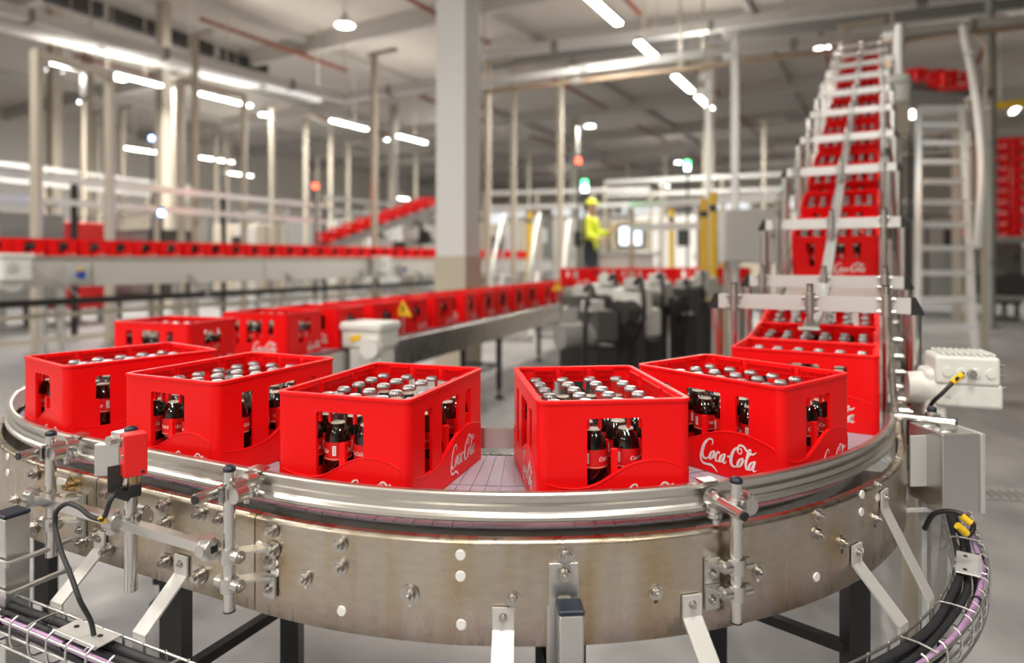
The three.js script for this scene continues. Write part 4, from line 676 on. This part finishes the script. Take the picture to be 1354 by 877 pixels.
function machine(px, d, w, h, dp, y0, m, label, k) {
  const p = W(px, PY, d), o = thing('machine_cabinet', label, 'machine', [p.x, 0, p.z], yawHall + (k % 3 - 1) * .08, k < 17 && k !== 1 && k !== 3 ? 'distant machine cabinets, ' + label.split(' machine')[0] : null);
  mesh('body', [rbox(w, h, dp, .03, 0, y0 + h / 2, 0)], m, o);
  const nd = Math.max(1, Math.round(w / .8)); for (let i = 0; i < nd; i++) { const dw = w / nd; mesh('door', [rbox(dw - .06, h - .16, .03, .01, -w / 2 + dw * (i + .5), y0 + h / 2, dp / 2 + .005)], m === M.machineDark ? M.grey : m === M.redMachine ? M.redMachine : tones[(k + i + 1) % 5], o); mesh('handle', [rbox(.03, .18, .03, .008, -w / 2 + dw * (i + .86), y0 + h / 2, dp / 2 + .03)], M.black, o); }
  mesh('window', [box(w * .3, h * .2, .02, w * .1, y0 + h * .72, dp / 2 + .02)], k % 2 ? M.dark : M.alu, o); for (const sx of [-1, 1]) for (const sz of [-1, 1]) mesh('leg', [box(.08, y0 + .02, .08, sx * (w / 2 - .08), (y0 + .02) / 2, sz * (dp / 2 - .08))], M.grey, o);
  mesh('top_rail', [box(w, .05, .05, 0, y0 + h + .3, dp / 2 - .05), box(.04, .3, .04, -w / 2 + .1, y0 + h + .15, dp / 2 - .05), box(.04, .3, .04, w / 2 - .1, y0 + h + .15, dp / 2 - .05)], M.alu, o);
}
const far = (t) => ['light grey', 'cream', 'satin grey', 'mid grey'][t] + ' machine cabinet in the distant line of machines';
[[20, 12, 1.6, 1.6, 1, .5, 3], [92, 13, 1.0, 1.7, .9, .3, 6], [150, 21, 2.4, 2.5, 1, .2, 1], [205, 14, 1.5, 1.4, 1, .5, 5], [262, 23, 2.8, 2.6, 1.2, .2, 3], [330, 17.5, 1.6, 1.8, 1, .4, 1], [380, 22, 1.6, 2.4, 1.2, .2, 3], [450, 28, 2.4, 2.8, 1.2, .2, 1], [520, 24.5, 1.8, 2.6, 1.2, .2, 3], [665, 19, 2.0, 2.0, 1.2, .3, 1], [715, 26, 2.4, 2.8, 1.2, .2, 3], [770, 21, 1.6, 2.4, 1.2, .2, 1], [850, 20, 1.7, 2.5, 1.2, .2, 0], [905, 17.5, 1.1, 2.3, 1, .2, 3], [985, 20, 3, 2.6, 1.2, .2, 1], [1045, 16, 2, 2.2, 1.2, .2, 2], [600, 28, 2.4, 2.6, 1.2, .2, 0], [1250, 15, 2.6, 2.0, 1.2, .3, 5], [1345, 22, 4, 2.4, 1.2, .2, 5]].forEach(([px, d, w, h, dp, y0, t], i) => machine(px, d, w, h, dp, y0, tones[t], i < 17 ? (i === 1 ? 'red machine cabinet behind the near portal frame' : i === 3 ? 'black machine cabinet behind the eye level crates' : far(t)) : ['dark grey machine cabinet behind the ladder', 'dark grey machine cabinet under the far right rack'][i - 17], i));
{ const p = W(988, 313, 7.2), o = thing('control_cabinet', 'plain grey control cabinet left of the incline', 'cabinet', [p.x, 0, p.z], -rad(8)); mesh('body', [rbox(.56, .58, .4, .01, 0, p.y, 0)], M.satin, o); mesh('door', [rbox(.53, .55, .02, .006, 0, p.y, .205)], M.satin, o); mesh('lock', [rbox(.02, .05, .02, .005, .22, p.y, .222)], M.black, o); for (const s of [-1, 1]) mesh('leg', [box(.06, p.y - .28, .06, s * .22, (p.y - .28) / 2, 0)], M.hallSteel, o); }
for (const [px, d, y1] of [[931, 8.4, 2.05], [943, 8.1, 2.1], [956, 9.5, 2.0], [700, 14, 2.3], [888, 12, 2.2]]) { const p = W(px, PY, d), o = thing('guard_post', 'yellow safety post beside the grey control cabinet', 'post', [p.x, 0, p.z], yawHall, 'yellow safety posts'); mesh('shaft', [box(.08, y1, .08, 0, y1 / 2, 0)], M.yellow, o); mesh('foot', [box(.2, .03, .2, 0, .015, 0)], M.yellow, o); mesh('band', [box(.085, .08, .085, 0, y1 - .2, 0)], M.black, o); }
// red things far off: background incline of crates
{
  const a = W(425, 322, 13.5), b = W(566, 272, 16), g = thing('line_conveyor', 'distant incline conveyor lifting crates left of the white column', 'conveyor'); mesh('bed', [beam(V(a.x, a.y - .1, a.z), V(b.x, b.y - .1, b.z), .5, .16)], M.grey, g); for (const t of [.15, .5, .85]) { const p = a.clone().lerp(b, t); mesh('leg', [post(V(p.x, 0, p.z), V(p.x, p.y - .12, p.z), .08)], M.hallSteel, g); mesh('stay', [beam(V(p.x, p.y - .2, p.z), V(p.x + .5, p.y - .8, p.z), .06, .06)], M.dark, g); } for (let i = 0; i < 6; i++) { const p = a.clone().lerp(b, .25 + i * .13); mesh('drive', [rbox(.35, .3, .3, .05, p.x + .1, p.y - .5 - (i % 2) * .2, p.z)], i % 2 ? M.dark : M.satin, g); } settle(g);
  let proto = null; for (let i = 0; i < 9; i++) { const p = a.clone().lerp(b, .03 + i * .117), c = proto ? copy(proto) : (proto = makeFarCrate('red crate riding the distant incline left of the white column', 'crates on the distant incline')); c.position.set(p.x, p.y - .015, p.z); c.rotation.set(0, yawHall - .25, 0); }
  for (const [px, py, d, n] of [[1018, 362, 6.8, 0], [905, 366, 9, 0], [930, 364, 9.6, 0]]) { }
}
// crates on the far part of the outgoing line, past the drives
{ let proto = null; const q0 = W(762, 372, 8.2); for (let i = 0; i < 7; i++) { const p = along2(q0, i * .30, i * .26, 0), c = proto ? copy(proto) : (proto = makeFarCrate('red crate on the cross conveyor beyond the drive units', 'crates beyond the drive units')); c.position.set(p.x, .93, p.z); c.rotation.y = yawHall + .5 + rr(-.15, .15); }
  const g = thing('line_conveyor', 'low conveyor carrying crates beyond the drive units', 'conveyor'), e = along2(q0, 2.0, 1.75, 0); mesh('bed', [beam(V(q0.x - .3, .85, q0.z + .3), V(e.x, .85, e.z), .5, .14)], M.satin, g); for (const t of [.1, .4, .7, .95]) { const p = V(q0.x, 0, q0.z).lerp(V(e.x, 0, e.z), t); mesh('leg', [post(V(p.x, 0, p.z), V(p.x, .8, p.z), .07)], M.grey, g); } settle(g); }
// drive units clustered at the end of the outgoing guard plate
[[765, 408, 5.4, 0], [800, 392, 5.9, 1], [836, 400, 5.2, 2], [868, 388, 6.4, 3], [905, 395, 6.6, 4], [930, 380, 7.6, 5], [790, 430, 4.9, 6], [850, 425, 5.6, 7]].forEach(([px, py, d, k]) => {
  const p = W(px, py, d), o = thing('conveyor_drive', ['grey conveyor drive with round motor at the end of the outgoing guard', 'conveyor drive with white cover among the clustered drives'][k % 2], 'motor', [p.x, 0, p.z], -rad(20 + k * 7), 'clustered conveyor drives');
  mesh('gearbox', [rbox(.26, .24, .22, .03, 0, p.y, 0)], k === 1 || k === 2 ? M.paint : k % 2 ? M.satin : M.machineDark, o); mesh('motor', [new THREE.CylinderGeometry(.085, .085, .3, 18).rotateX(Math.PI / 2).translate(.04, p.y - .06, .2), new THREE.CylinderGeometry(.095, .095, .05, 18).rotateX(Math.PI / 2).translate(.04, p.y - .06, .34)], k % 3 ? M.dark : M.grey, o);
  mesh('terminal_box', [rbox(.13, .09, .13, .012, .05, p.y + .15, .08)], k % 2 ? M.paint : M.lightgrey, o); mesh('label_plate', [box(.05, .06, .004, -.08, p.y, .113)], k % 2 ? M.blue : M.cream, o); mesh('stand', [box(.2, p.y - .16, .2, -.05, (p.y - .16) / 2, -.05), box(.4, .02, .4, -.05, .01, -.05)], M.dark, o); mesh('hose', [tube([V(.05, p.y + .12, .1), V(.15, p.y + .2, .2), V(.2, p.y - .1, .25), V(.05, p.y - .35, .15)], .018, 6)], M.black, o);
});
// platform, stairs, operator desk and the person
const PLY = .6;
{
  const c = W(810, PY, 13.2), o = thing('work_platform', 'low steel platform carrying the operator desk', 'platform', [c.x, 0, c.z], yawHall); mesh('deck', [box(3.2, .06, 2.4, 0, PLY - .03, 0)], M.satin, o); for (const x of [-1.5, 0, 1.5]) for (const z of [-1.1, 1.1]) mesh('leg', [box(.08, PLY - .06, .08, x, (PLY - .06) / 2, z)], M.hallSteel, o); mesh('fascia', [box(3.2, .14, .02, 0, PLY - .1, 1.21)], M.alu, o);
  const stair = (px, d, label) => { const p = W(px, PY, d), g = thing('access_stair', label, 'stairs', [p.x, 0, p.z], yawHall + .35); for (const s of [-.3, .3]) { mesh('stringer', [beam(V(s, .05, .6), V(s, 1.0, -.35), .05, .16)], M.alu, g); mesh('handrail', [tube([V(s, .6, .75), V(s, 1.05, .62), V(s, 2.0, -.35), V(s, 2.05, -.6)], .03, 8, 20)], M.alu, g); mesh('baluster', [rod(V(s, .3, .35), V(s, 1.25, .4), .02, 8), rod(V(s, .95, -.3), V(s, 1.98, -.33), .02, 8)], M.alu, g); } for (let i = 0; i < 5; i++) mesh('tread', [box(.58, .03, .2, 0, .2 + i * .19, .45 - i * .19)], M.steelSoft, g); };
  stair(684, 10.6, 'white railed access stair left of the operator'); stair(728, 12.0, 'white railed access stair next to the signal tower');
  const q = W(828, PY, 12.3), k = thing('operator_desk', 'operator desk with a pale framed screen', 'desk', [q.x, PLY, q.z], -.2); mesh('cabinet', [rbox(1.0, .75, .5, .02, 0, .38, 0)], M.satin, k); mesh('desk_top', [rbox(1.15, .05, .6, .01, 0, .78, 0)], M.lightgrey, k); mesh('screen_housing', [rbox(.72, .56, .2, .03, .05, 1.12, 0)], M.cream, k); mesh('screen', [box(.4, .34, .01, .08, 1.11, .102)], M.screen, k); mesh('bezel', [box(.5, .44, .008, .08, 1.11, .1)], M.dark, k);
}
// ------------------------------------------------------------------ the operator
{
  const P = W(781, PY, 12.0), root = thing('person', 'person in yellow high-visibility vest and yellow cap working at the desk screen', 'person', [P.x, PLY, P.z], rad(62));
  function blob(bones, cell, k = .03) {   // bones: [ax,ay,az,bx,by,bz,ra,rb]; smooth union of tapered capsules
    const lo = V(1e9, 1e9, 1e9), hi = V(-1e9, -1e9, -1e9); for (const b of bones) for (const q of [b.slice(0, 3), b.slice(3, 6)]) { const r = Math.max(b[6], b[7]) + .05; lo.min(V(q[0] - r, q[1] - r, q[2] - r)); hi.max(V(q[0] + r, q[1] + r, q[2] + r)); }
    const c = lo.clone().add(hi).multiplyScalar(.5), half = Math.max(hi.x - lo.x, hi.y - lo.y, hi.z - lo.z) / 2, n = Math.min(96, Math.ceil(2 * half / cell)), mc = new MarchingCubes(n, new THREE.MeshStandardMaterial(), false, false, 120000);
    mc.isolation = 0; const hs = n / 2; const sd = (p) => { let d = 1e9; for (const b of bones) { const ax = p[0] - b[0], ay = p[1] - b[1], az = p[2] - b[2], bx = b[3] - b[0], by = b[4] - b[1], bz = b[5] - b[2]; const t = Math.max(0, Math.min(1, (ax * bx + ay * by + az * bz) / (bx * bx + by * by + bz * bz + 1e-9))); const q = Math.hypot(ax - bx * t, ay - by * t, az - bz * t) - (b[6] + (b[7] - b[6]) * t); const h = Math.max(0, Math.min(1, .5 + .5 * (d - q) / k)); d = d * (1 - h) + q * h - k * h * (1 - h); } return d; };
    for (let z = 0; z < n; z++) for (let y = 0; y < n; y++) for (let x = 0; x < n; x++) mc.field[z * n * n + y * n + x] = -sd([c.x + (x - hs) / hs * half, c.y + (y - hs) / hs * half, c.z + (z - hs) / hs * half]);
    mc.update(); const g = new THREE.BufferGeometry(), m = mc.count, pos = new Float32Array(mc.positionArray.subarray(0, m * 3)); for (let i = 0; i < m; i++) { pos[i * 3] = pos[i * 3] * half + c.x; pos[i * 3 + 1] = pos[i * 3 + 1] * half + c.y; pos[i * 3 + 2] = pos[i * 3 + 2] * half + c.z; }
    g.setAttribute('position', new THREE.BufferAttribute(pos, 3)); g.setAttribute('normal', new THREE.BufferAttribute(new Float32Array(mc.normalArray.subarray(0, m * 3)), 3)); return flat(g);
  }
  const skin = std({ color: rgb(.55, .33, .24), roughness: .6 }), hiviz = std({ color: rgb(.75, .85, .04), roughness: .6 }), cloth = std({ color: rgb(.03, .035, .05), roughness: .8 });
  // facing +z; right hand at the screen
  const finger = (x, y, z, dx, dz, l) => [x, y, z, x + dx * l, y + .006, z + dz * l, .009, .007];
  const body = blob([[0, .95, 0, 0, 1.3, 0, .12, .14], [-.13, 1.38, 0, .13, 1.38, 0, .07, .07], [0, 1.42, 0, 0, 1.53, .015, .055, .05], [.17, 1.37, 0, .24, 1.12, .1, .052, .043], [.24, 1.12, .1, .16, 1.22, .34, .04, .03], [-.17, 1.37, 0, -.24, 1.1, .06, .052, .043], [-.24, 1.1, .06, -.18, 1.0, .28, .04, .03], [.09, .93, 0, .1, .5, .02, .09, .062], [.1, .5, .02, .1, .09, -.02, .06, .042], [-.09, .93, 0, -.11, .5, .06, .09, .062], [-.11, .5, .06, -.11, .09, .04, .06, .042], [.1, .05, -.04, .11, .035, .15, .045, .04], [-.11, .05, .02, -.12, .035, .21, .045, .04]], .022);
  const hand = (x, y, z) => [[x, y, z, x, y + .005, z + .07, .026, .024], ...[-.022, -.008, .007, .021].map((d, i) => finger(x + d, y + .004, z + .085, d * .6, 1, [.055, .07, .066, .05][i])), [x - .02, y, z + .02, x - .05, y + .02, z + .06, .011, .009]];
  const hands = [blob(hand(.16, 1.22, .35), .0045, .006), blob(hand(-.18, 1.0, .29), .0045, .006)];
  const head = blob([[0, 1.6, .0, 0, 1.68, .01, .085, .09], [0, 1.56, .035, 0, 1.6, .045, .06, .07], [0, 1.625, .1, 0, 1.605, .12, .012, .016], [-.095, 1.62, 0, -.098, 1.65, 0, .014, .018], [.095, 1.62, 0, .098, 1.65, 0, .014, .018], [-.03, 1.57, .095, .03, 1.57, .095, .009, .009]], .008, .02);
  const b = mesh('body', [body, ...hands, head], skin, root);
  mesh('trousers', [blob([[.09, .95, 0, .1, .5, .02, .105, .078], [.1, .5, .02, .1, .12, -.02, .076, .062], [-.09, .95, 0, -.11, .5, .06, .105, .078], [-.11, .5, .06, -.11, .12, .04, .076, .062]], .022)], cloth, root);
  mesh('shoes', [blob([[.1, .055, -.04, .11, .045, .17, .055, .048], [-.11, .055, .02, -.12, .045, .23, .055, .048]], .015)], M.black, root);
  mesh('vest', [blob([[0, .94, 0, 0, 1.3, 0, .145, .16], [-.14, 1.38, 0, .14, 1.38, 0, .085, .085]], .02)], hiviz, root); mesh('sleeves', [blob([[.17, 1.37, 0, .24, 1.12, .1, .066, .058], [.24, 1.12, .1, .19, 1.18, .26, .054, .046]], .016), blob([[-.17, 1.37, 0, -.24, 1.1, .06, .066, .058], [-.24, 1.1, .06, -.2, 1.04, .2, .054, .046]], .016)], hiviz, root);
  mesh('reflective_band', [new THREE.CylinderGeometry(.168, .165, .05, 24, 1, true).translate(0, 1.08, 0)], M.alu, root);
  mesh('cap', [new THREE.SphereGeometry(.108, 20, 10, 0, Math.PI * 2, 0, Math.PI / 2).scale(1, 1, 1.1).translate(0, 1.685, .005), rbox(.15, .012, .1, .005, 0, 1.69, .14)], hiviz, root); mesh('hair', [new THREE.SphereGeometry(.1, 16, 10, Math.PI, Math.PI, Math.PI * .35, Math.PI * .35).translate(0, 1.67, -.012)], M.dark, root);
  for (const s of [-1, 1]) mesh('eye', [new THREE.SphereGeometry(.011, 8, 6).translate(s * .033, 1.645, .088)], M.white, root);
}
// signal towers with lit segments
M.sigRed = std({ color: rgb(.6, .02, .02), emissive: rgb(1, .06, .03), emissiveIntensity: 5 }); M.sigGreen = std({ color: rgb(.02, .5, .1), emissive: rgb(.1, 1, .3), emissiveIntensity: 4 }); M.sigWhite = std({ color: 0xffffff, emissive: rgb(.8, .95, 1), emissiveIntensity: 5 }); M.sigBlue = std({ color: rgb(.1, .2, .7), emissive: rgb(.3, .45, 1), emissiveIntensity: 4 }); M.sigAmber = std({ color: rgb(.8, .4, .02), emissive: rgb(1, .45, .05), emissiveIntensity: 2 });
for (const [px, py, d, seg, l] of [[765, 213, 12, ['sigRed'], 'signal tower lit red in front of the far roof lights'], [773, 246, 10, ['sigGreen', 'sigWhite'], 'signal tower lit green and white beside the operator'], [909, 219, 12, ['sigGreen', 'sigWhite'], 'signal tower lit green and white above the yellow posts'], [214, 282, 9.5, ['sigBlue'], 'signal tower lit blue above the eye level crates'], [201, 183, 14, ['sigBlue'], 'signal lamp lit violet-blue on the left gantry'], [417, 246, 12, ['sigRed'], 'signal tower lit red beside the far gantry'], [1185, 152, 7.2, ['sigAmber'], 'amber signal lamp on the ladder platform'], [1203, 152, 7.4, ['sigWhite'], 'white signal lamp on the ladder platform']]) {
  const p = W(px, py, d), h = seg.length * .09, o = thing('signal_tower', l, 'signal lamp', [p.x, p.y, p.z]); seg.forEach((s, i) => mesh('lamp_segment', [new THREE.CylinderGeometry(.045, .045, .08, 14).translate(0, (seg.length - 1) * .045 - i * .09, 0)], M[s], o)); mesh('cap', [new THREE.CylinderGeometry(.03, .047, .03, 14).translate(0, h / 2 + .016, 0)], M.black, o); mesh('pole', [rod(V(0, -p.y, 0), V(0, -h / 2, 0), .02, 8)], M.black, o);
  const lg = new THREE.PointLight(M[seg[0]].emissive, .4, 0, 2); lg.position.set(0, 0, .06); o.add(lg);
}
// ------------------------------------------------------------------ right side: ladder, platform, upper motor, crate rack, drain
{
  M.ladder = std({ color: rgb(.80, .81, .82), roughness: .4 });
  const L0 = W(1213, 433, 6.2), R0 = W(1287, 433, 6.2), L1 = W(1215, 157, 8.1), R1 = W(1272, 157, 8.1), g = thing('ladder', 'tall aluminium stair ladder right of the incline', 'ladder');
  const ext = (a, b, t) => a.clone().lerp(b, t), t0 = -(L0.y - .02) / (L1.y - L0.y);
  for (const [a, b] of [[L0, L1], [R0, R1]]) mesh('stringer', [beam(ext(a, b, t0), ext(a, b, 1.05), .06, .12)], M.ladder, g);
  for (let i = -2; i <= 10; i++) { const t = i / 9.4, y = ext(L0, L1, t); if (y.y < .1) continue; mesh('tread', [beam(ext(L0, L1, t), ext(R0, R1, t), .12, .055)], M.ladder, g); }
  for (const [a, b, s] of [[R0, R1, 1]]) mesh('handrail', [tube([W(1293, 330, 6.7), W(1299, 250, 6.9), W(1297, 180, 7.4), W(1288, 110, 7.6), W(1276, 48, 8.0), W(1274, 36, 8.1), W(1280, 34, 8.4)], .045, 10, 60)], M.ladder, g);
  for (const y of [60, 120, 180, 260]) mesh('handrail_bracket', [rod(W(1288, y + 8, 7.6), W(1276, y + 12, 7.8), .015, 6)], M.alu, g);
  settle(g);
  const p = W(1235, 162, 9), o = thing('upper_platform', 'small steel platform with loop railing at the ladder top', 'platform', [p.x, 0, p.z], yawHall); mesh('deck', [box(1.1, .05, 1.4, 0, p.y, 0)], M.satin, o); for (const x of [-.5, .5]) for (const z of [-.6, .6]) mesh('leg', [box(.07, p.y, .07, x, p.y / 2, z)], M.hallSteel, o);
  mesh('loop_railing', [tube([V(-.5, p.y, .68), V(-.5, p.y + .8, .68), V(-.42, p.y + .92, .68), V(.42, p.y + .92, .68), V(.5, p.y + .8, .68), V(.5, p.y, .68)], .024, 8, 40)], M.hallSteel, o); for (const y of [-.25, -.5]) mesh('cross_tie', [box(1.0, .03, .03, 0, p.y + y, .6)], M.hallSteel, o);
  const q = W(1187, 122, 6.2), m = thing('gear_motor', 'upright white gear motor high on the right flank of the incline', 'motor', q.toArray()); mesh('housing', [new THREE.CylinderGeometry(.11, .1, .22, 22), new THREE.CylinderGeometry(.1, .11, .05, 22).translate(0, .13, 0)], M.paint, m); mesh('ring', [new THREE.TorusGeometry(.108, .014, 8, 24).rotateX(Math.PI / 2).translate(0, .07, 0)], M.lightgrey, m); mesh('shaft_tube', [new THREE.CylinderGeometry(.035, .035, .5, 14).translate(.02, .4, 0)], M.alu, m); mesh('gearbox', [rbox(.16, .3, .16, .02, 0, -.26, 0)], M.cream, m); mesh('arm', [beam(V(-.05, -.35, 0), V(-.35, -.45, -.1), .06, .06)], M.steelSoft, m);
  let proto = null; for (const [px, py, d] of [[1210, 104, 11], [1228, 104, 10.7], [1246, 106, 10.4], [1262, 108, 10.2], [1205, 102, 11.6]]) { const c = proto ? copy(proto) : (proto = makeFarCrate('red crate on the upper level behind the loop railing', 'crates on the upper level')), w = W(px, py, d); c.position.set(w.x, w.y - .11, w.z); c.rotation.y = yawHall + rr(-.3, .3); }
  const uc = W(1232, 115, 10.8), ug = thing('line_conveyor', 'upper level conveyor behind the loop railing', 'conveyor', [uc.x, 0, uc.z], yawHall + rad(45)); mesh('bed', [box(2.0, .14, .5, 0, uc.y - .085, 0)], M.grey, ug); for (const x of [-.8, .8]) mesh('leg', [box(.08, uc.y - .15, .08, x, (uc.y - .15) / 2, 0)], M.hallSteel, ug);
}
{
  const p = W(1352, PY, 13.2), o = thing('crate_rack', 'heavy steel rack carrying stacked red crates at the far right', 'rack', [p.x, 0, p.z], yawHall), shelf = 1.72; for (const x of [-1.1, 1.3]) for (const z of [-.5, .5]) mesh('upright', [box(.1, 4.6, .1, x, 2.3, z)], M.hallSteel, o); mesh('shelf', [box(2.4, .1, 1.1, .1, shelf - .05, 0)], M.grey, o); mesh('header', [box(2.4, .14, .1, .1, 4.35, .5)], M.yellow, o); mesh('lower_shelf', [box(2.4, .1, 1.1, .1, .5, 0)], M.grey, o); for (let i = 0; i < 4; i++) mesh('bin', [rbox(.5, .4, .9, .03, -.8 + i * .6, .76, 0)], M.dark, o);
  let proto = null; for (let r = 0; r < 9; r++) for (let c = 0; c < 5; c++) { const k = proto ? copy(proto) : (proto = makeFarCrate('red crate in the tall stacks on the far right rack', 'crates stacked on the rack')); const x = -.85 + c * .43; k.position.set(p.x + Math.cos(HALL) * x, shelf + r * (CH + .002), p.z + Math.sin(HALL) * x); k.rotation.y = yawHall; }
  const d = W(1310, PY, 12), q = thing('roof_pipe', 'grey-green rain pipe standing on the floor at the far right', 'pipe', [d.x, 0, d.z]); mesh('pipe', [new THREE.CylinderGeometry(.08, .08, HT, 16).translate(0, HT / 2, 0)], std({ color: rgb(.34, .36, .33), roughness: .5 }), q); for (const y of [1.2, 3.4, 5.6]) mesh('bracket', [new THREE.CylinderGeometry(.095, .095, .06, 16).translate(0, y, 0)], M.grey, q); mesh('foot', [box(.24, .03, .24, 0, .015, 0)], M.grey, q);
}
{ // drain grating in the floor
  const c = W(1345, 656, F * CAMY / (656 - PY)), g = thing('floor_drain', 'steel drain grating let into the floor beyond the junction box', 'drain', [c.x, .002, c.z], -rad(8)); mesh('frame', [box(.9, .008, .015, 0, .004, .075), box(.9, .008, .015, 0, .004, -.075), box(.015, .008, .15, -.45, .004, 0), box(.015, .008, .15, .45, .004, 0)], M.steelSoft, g); mesh('pit', [box(.88, .002, .14, 0, .001, 0)], M.black, g); for (let i = 0; i < 21; i++) mesh('bar', [box(.016, .007, .14, -.42 + i * .042, .0045, 0)], M.steelSoft, g);
}
// drive casing under the incline foot
{ const g = thing('drive_casing', 'steel drive casing under the foot of the incline', 'casing'), a = Pt2(.35, .09, 0), b = Pt2(1.3, .09, 0); const c = a.clone().lerp(b, .5); mesh('panel', [beam(V(a.x, BY - .22, a.z), V(b.x, BY - .22, b.z), .01, .56)], M.satin, g); mesh('column', [post(V(a.x, 0, a.z), V(a.x, BY - .1, a.z), .07)], M.cream, g); mesh('column', [post(V(b.x, 0, b.z), V(b.x, BY - .1, b.z), .07)], M.cream, g); settle(g); }
// bottles in the more distant crates, seen only as rows of caps
{ const g = join([drinkGeo.clone(), labelGeo.clone()]), inst = new THREE.InstancedMesh(join([lathe([[0, 0], [.026, .004], [.027, .11], [.018, .142], [.0125, .16], [.0125, .184]], 10)]), M.cola, stuffBottles.length); inst.name = 'distant_bottles'; stuffBottles.forEach((m, i) => inst.setMatrixAt(i, m)); scene.add(inst); tag(inst, 'dark cola bottles standing in the more distant crates', 'bottles', null, 'stuff');
  const caps = new THREE.InstancedMesh(join([lathe([[.0148, .1835], [.0146, .188], [.0118, .193], [0, .194]], 12)]), M.cap, stuffBottles.length); caps.name = 'distant_caps'; stuffBottles.forEach((m, i) => caps.setMatrixAt(i, m)); scene.add(caps); tag(caps, 'silver crown caps on the bottles in the more distant crates', 'caps', null, 'stuff'); }
renderer.render(scene, camera);
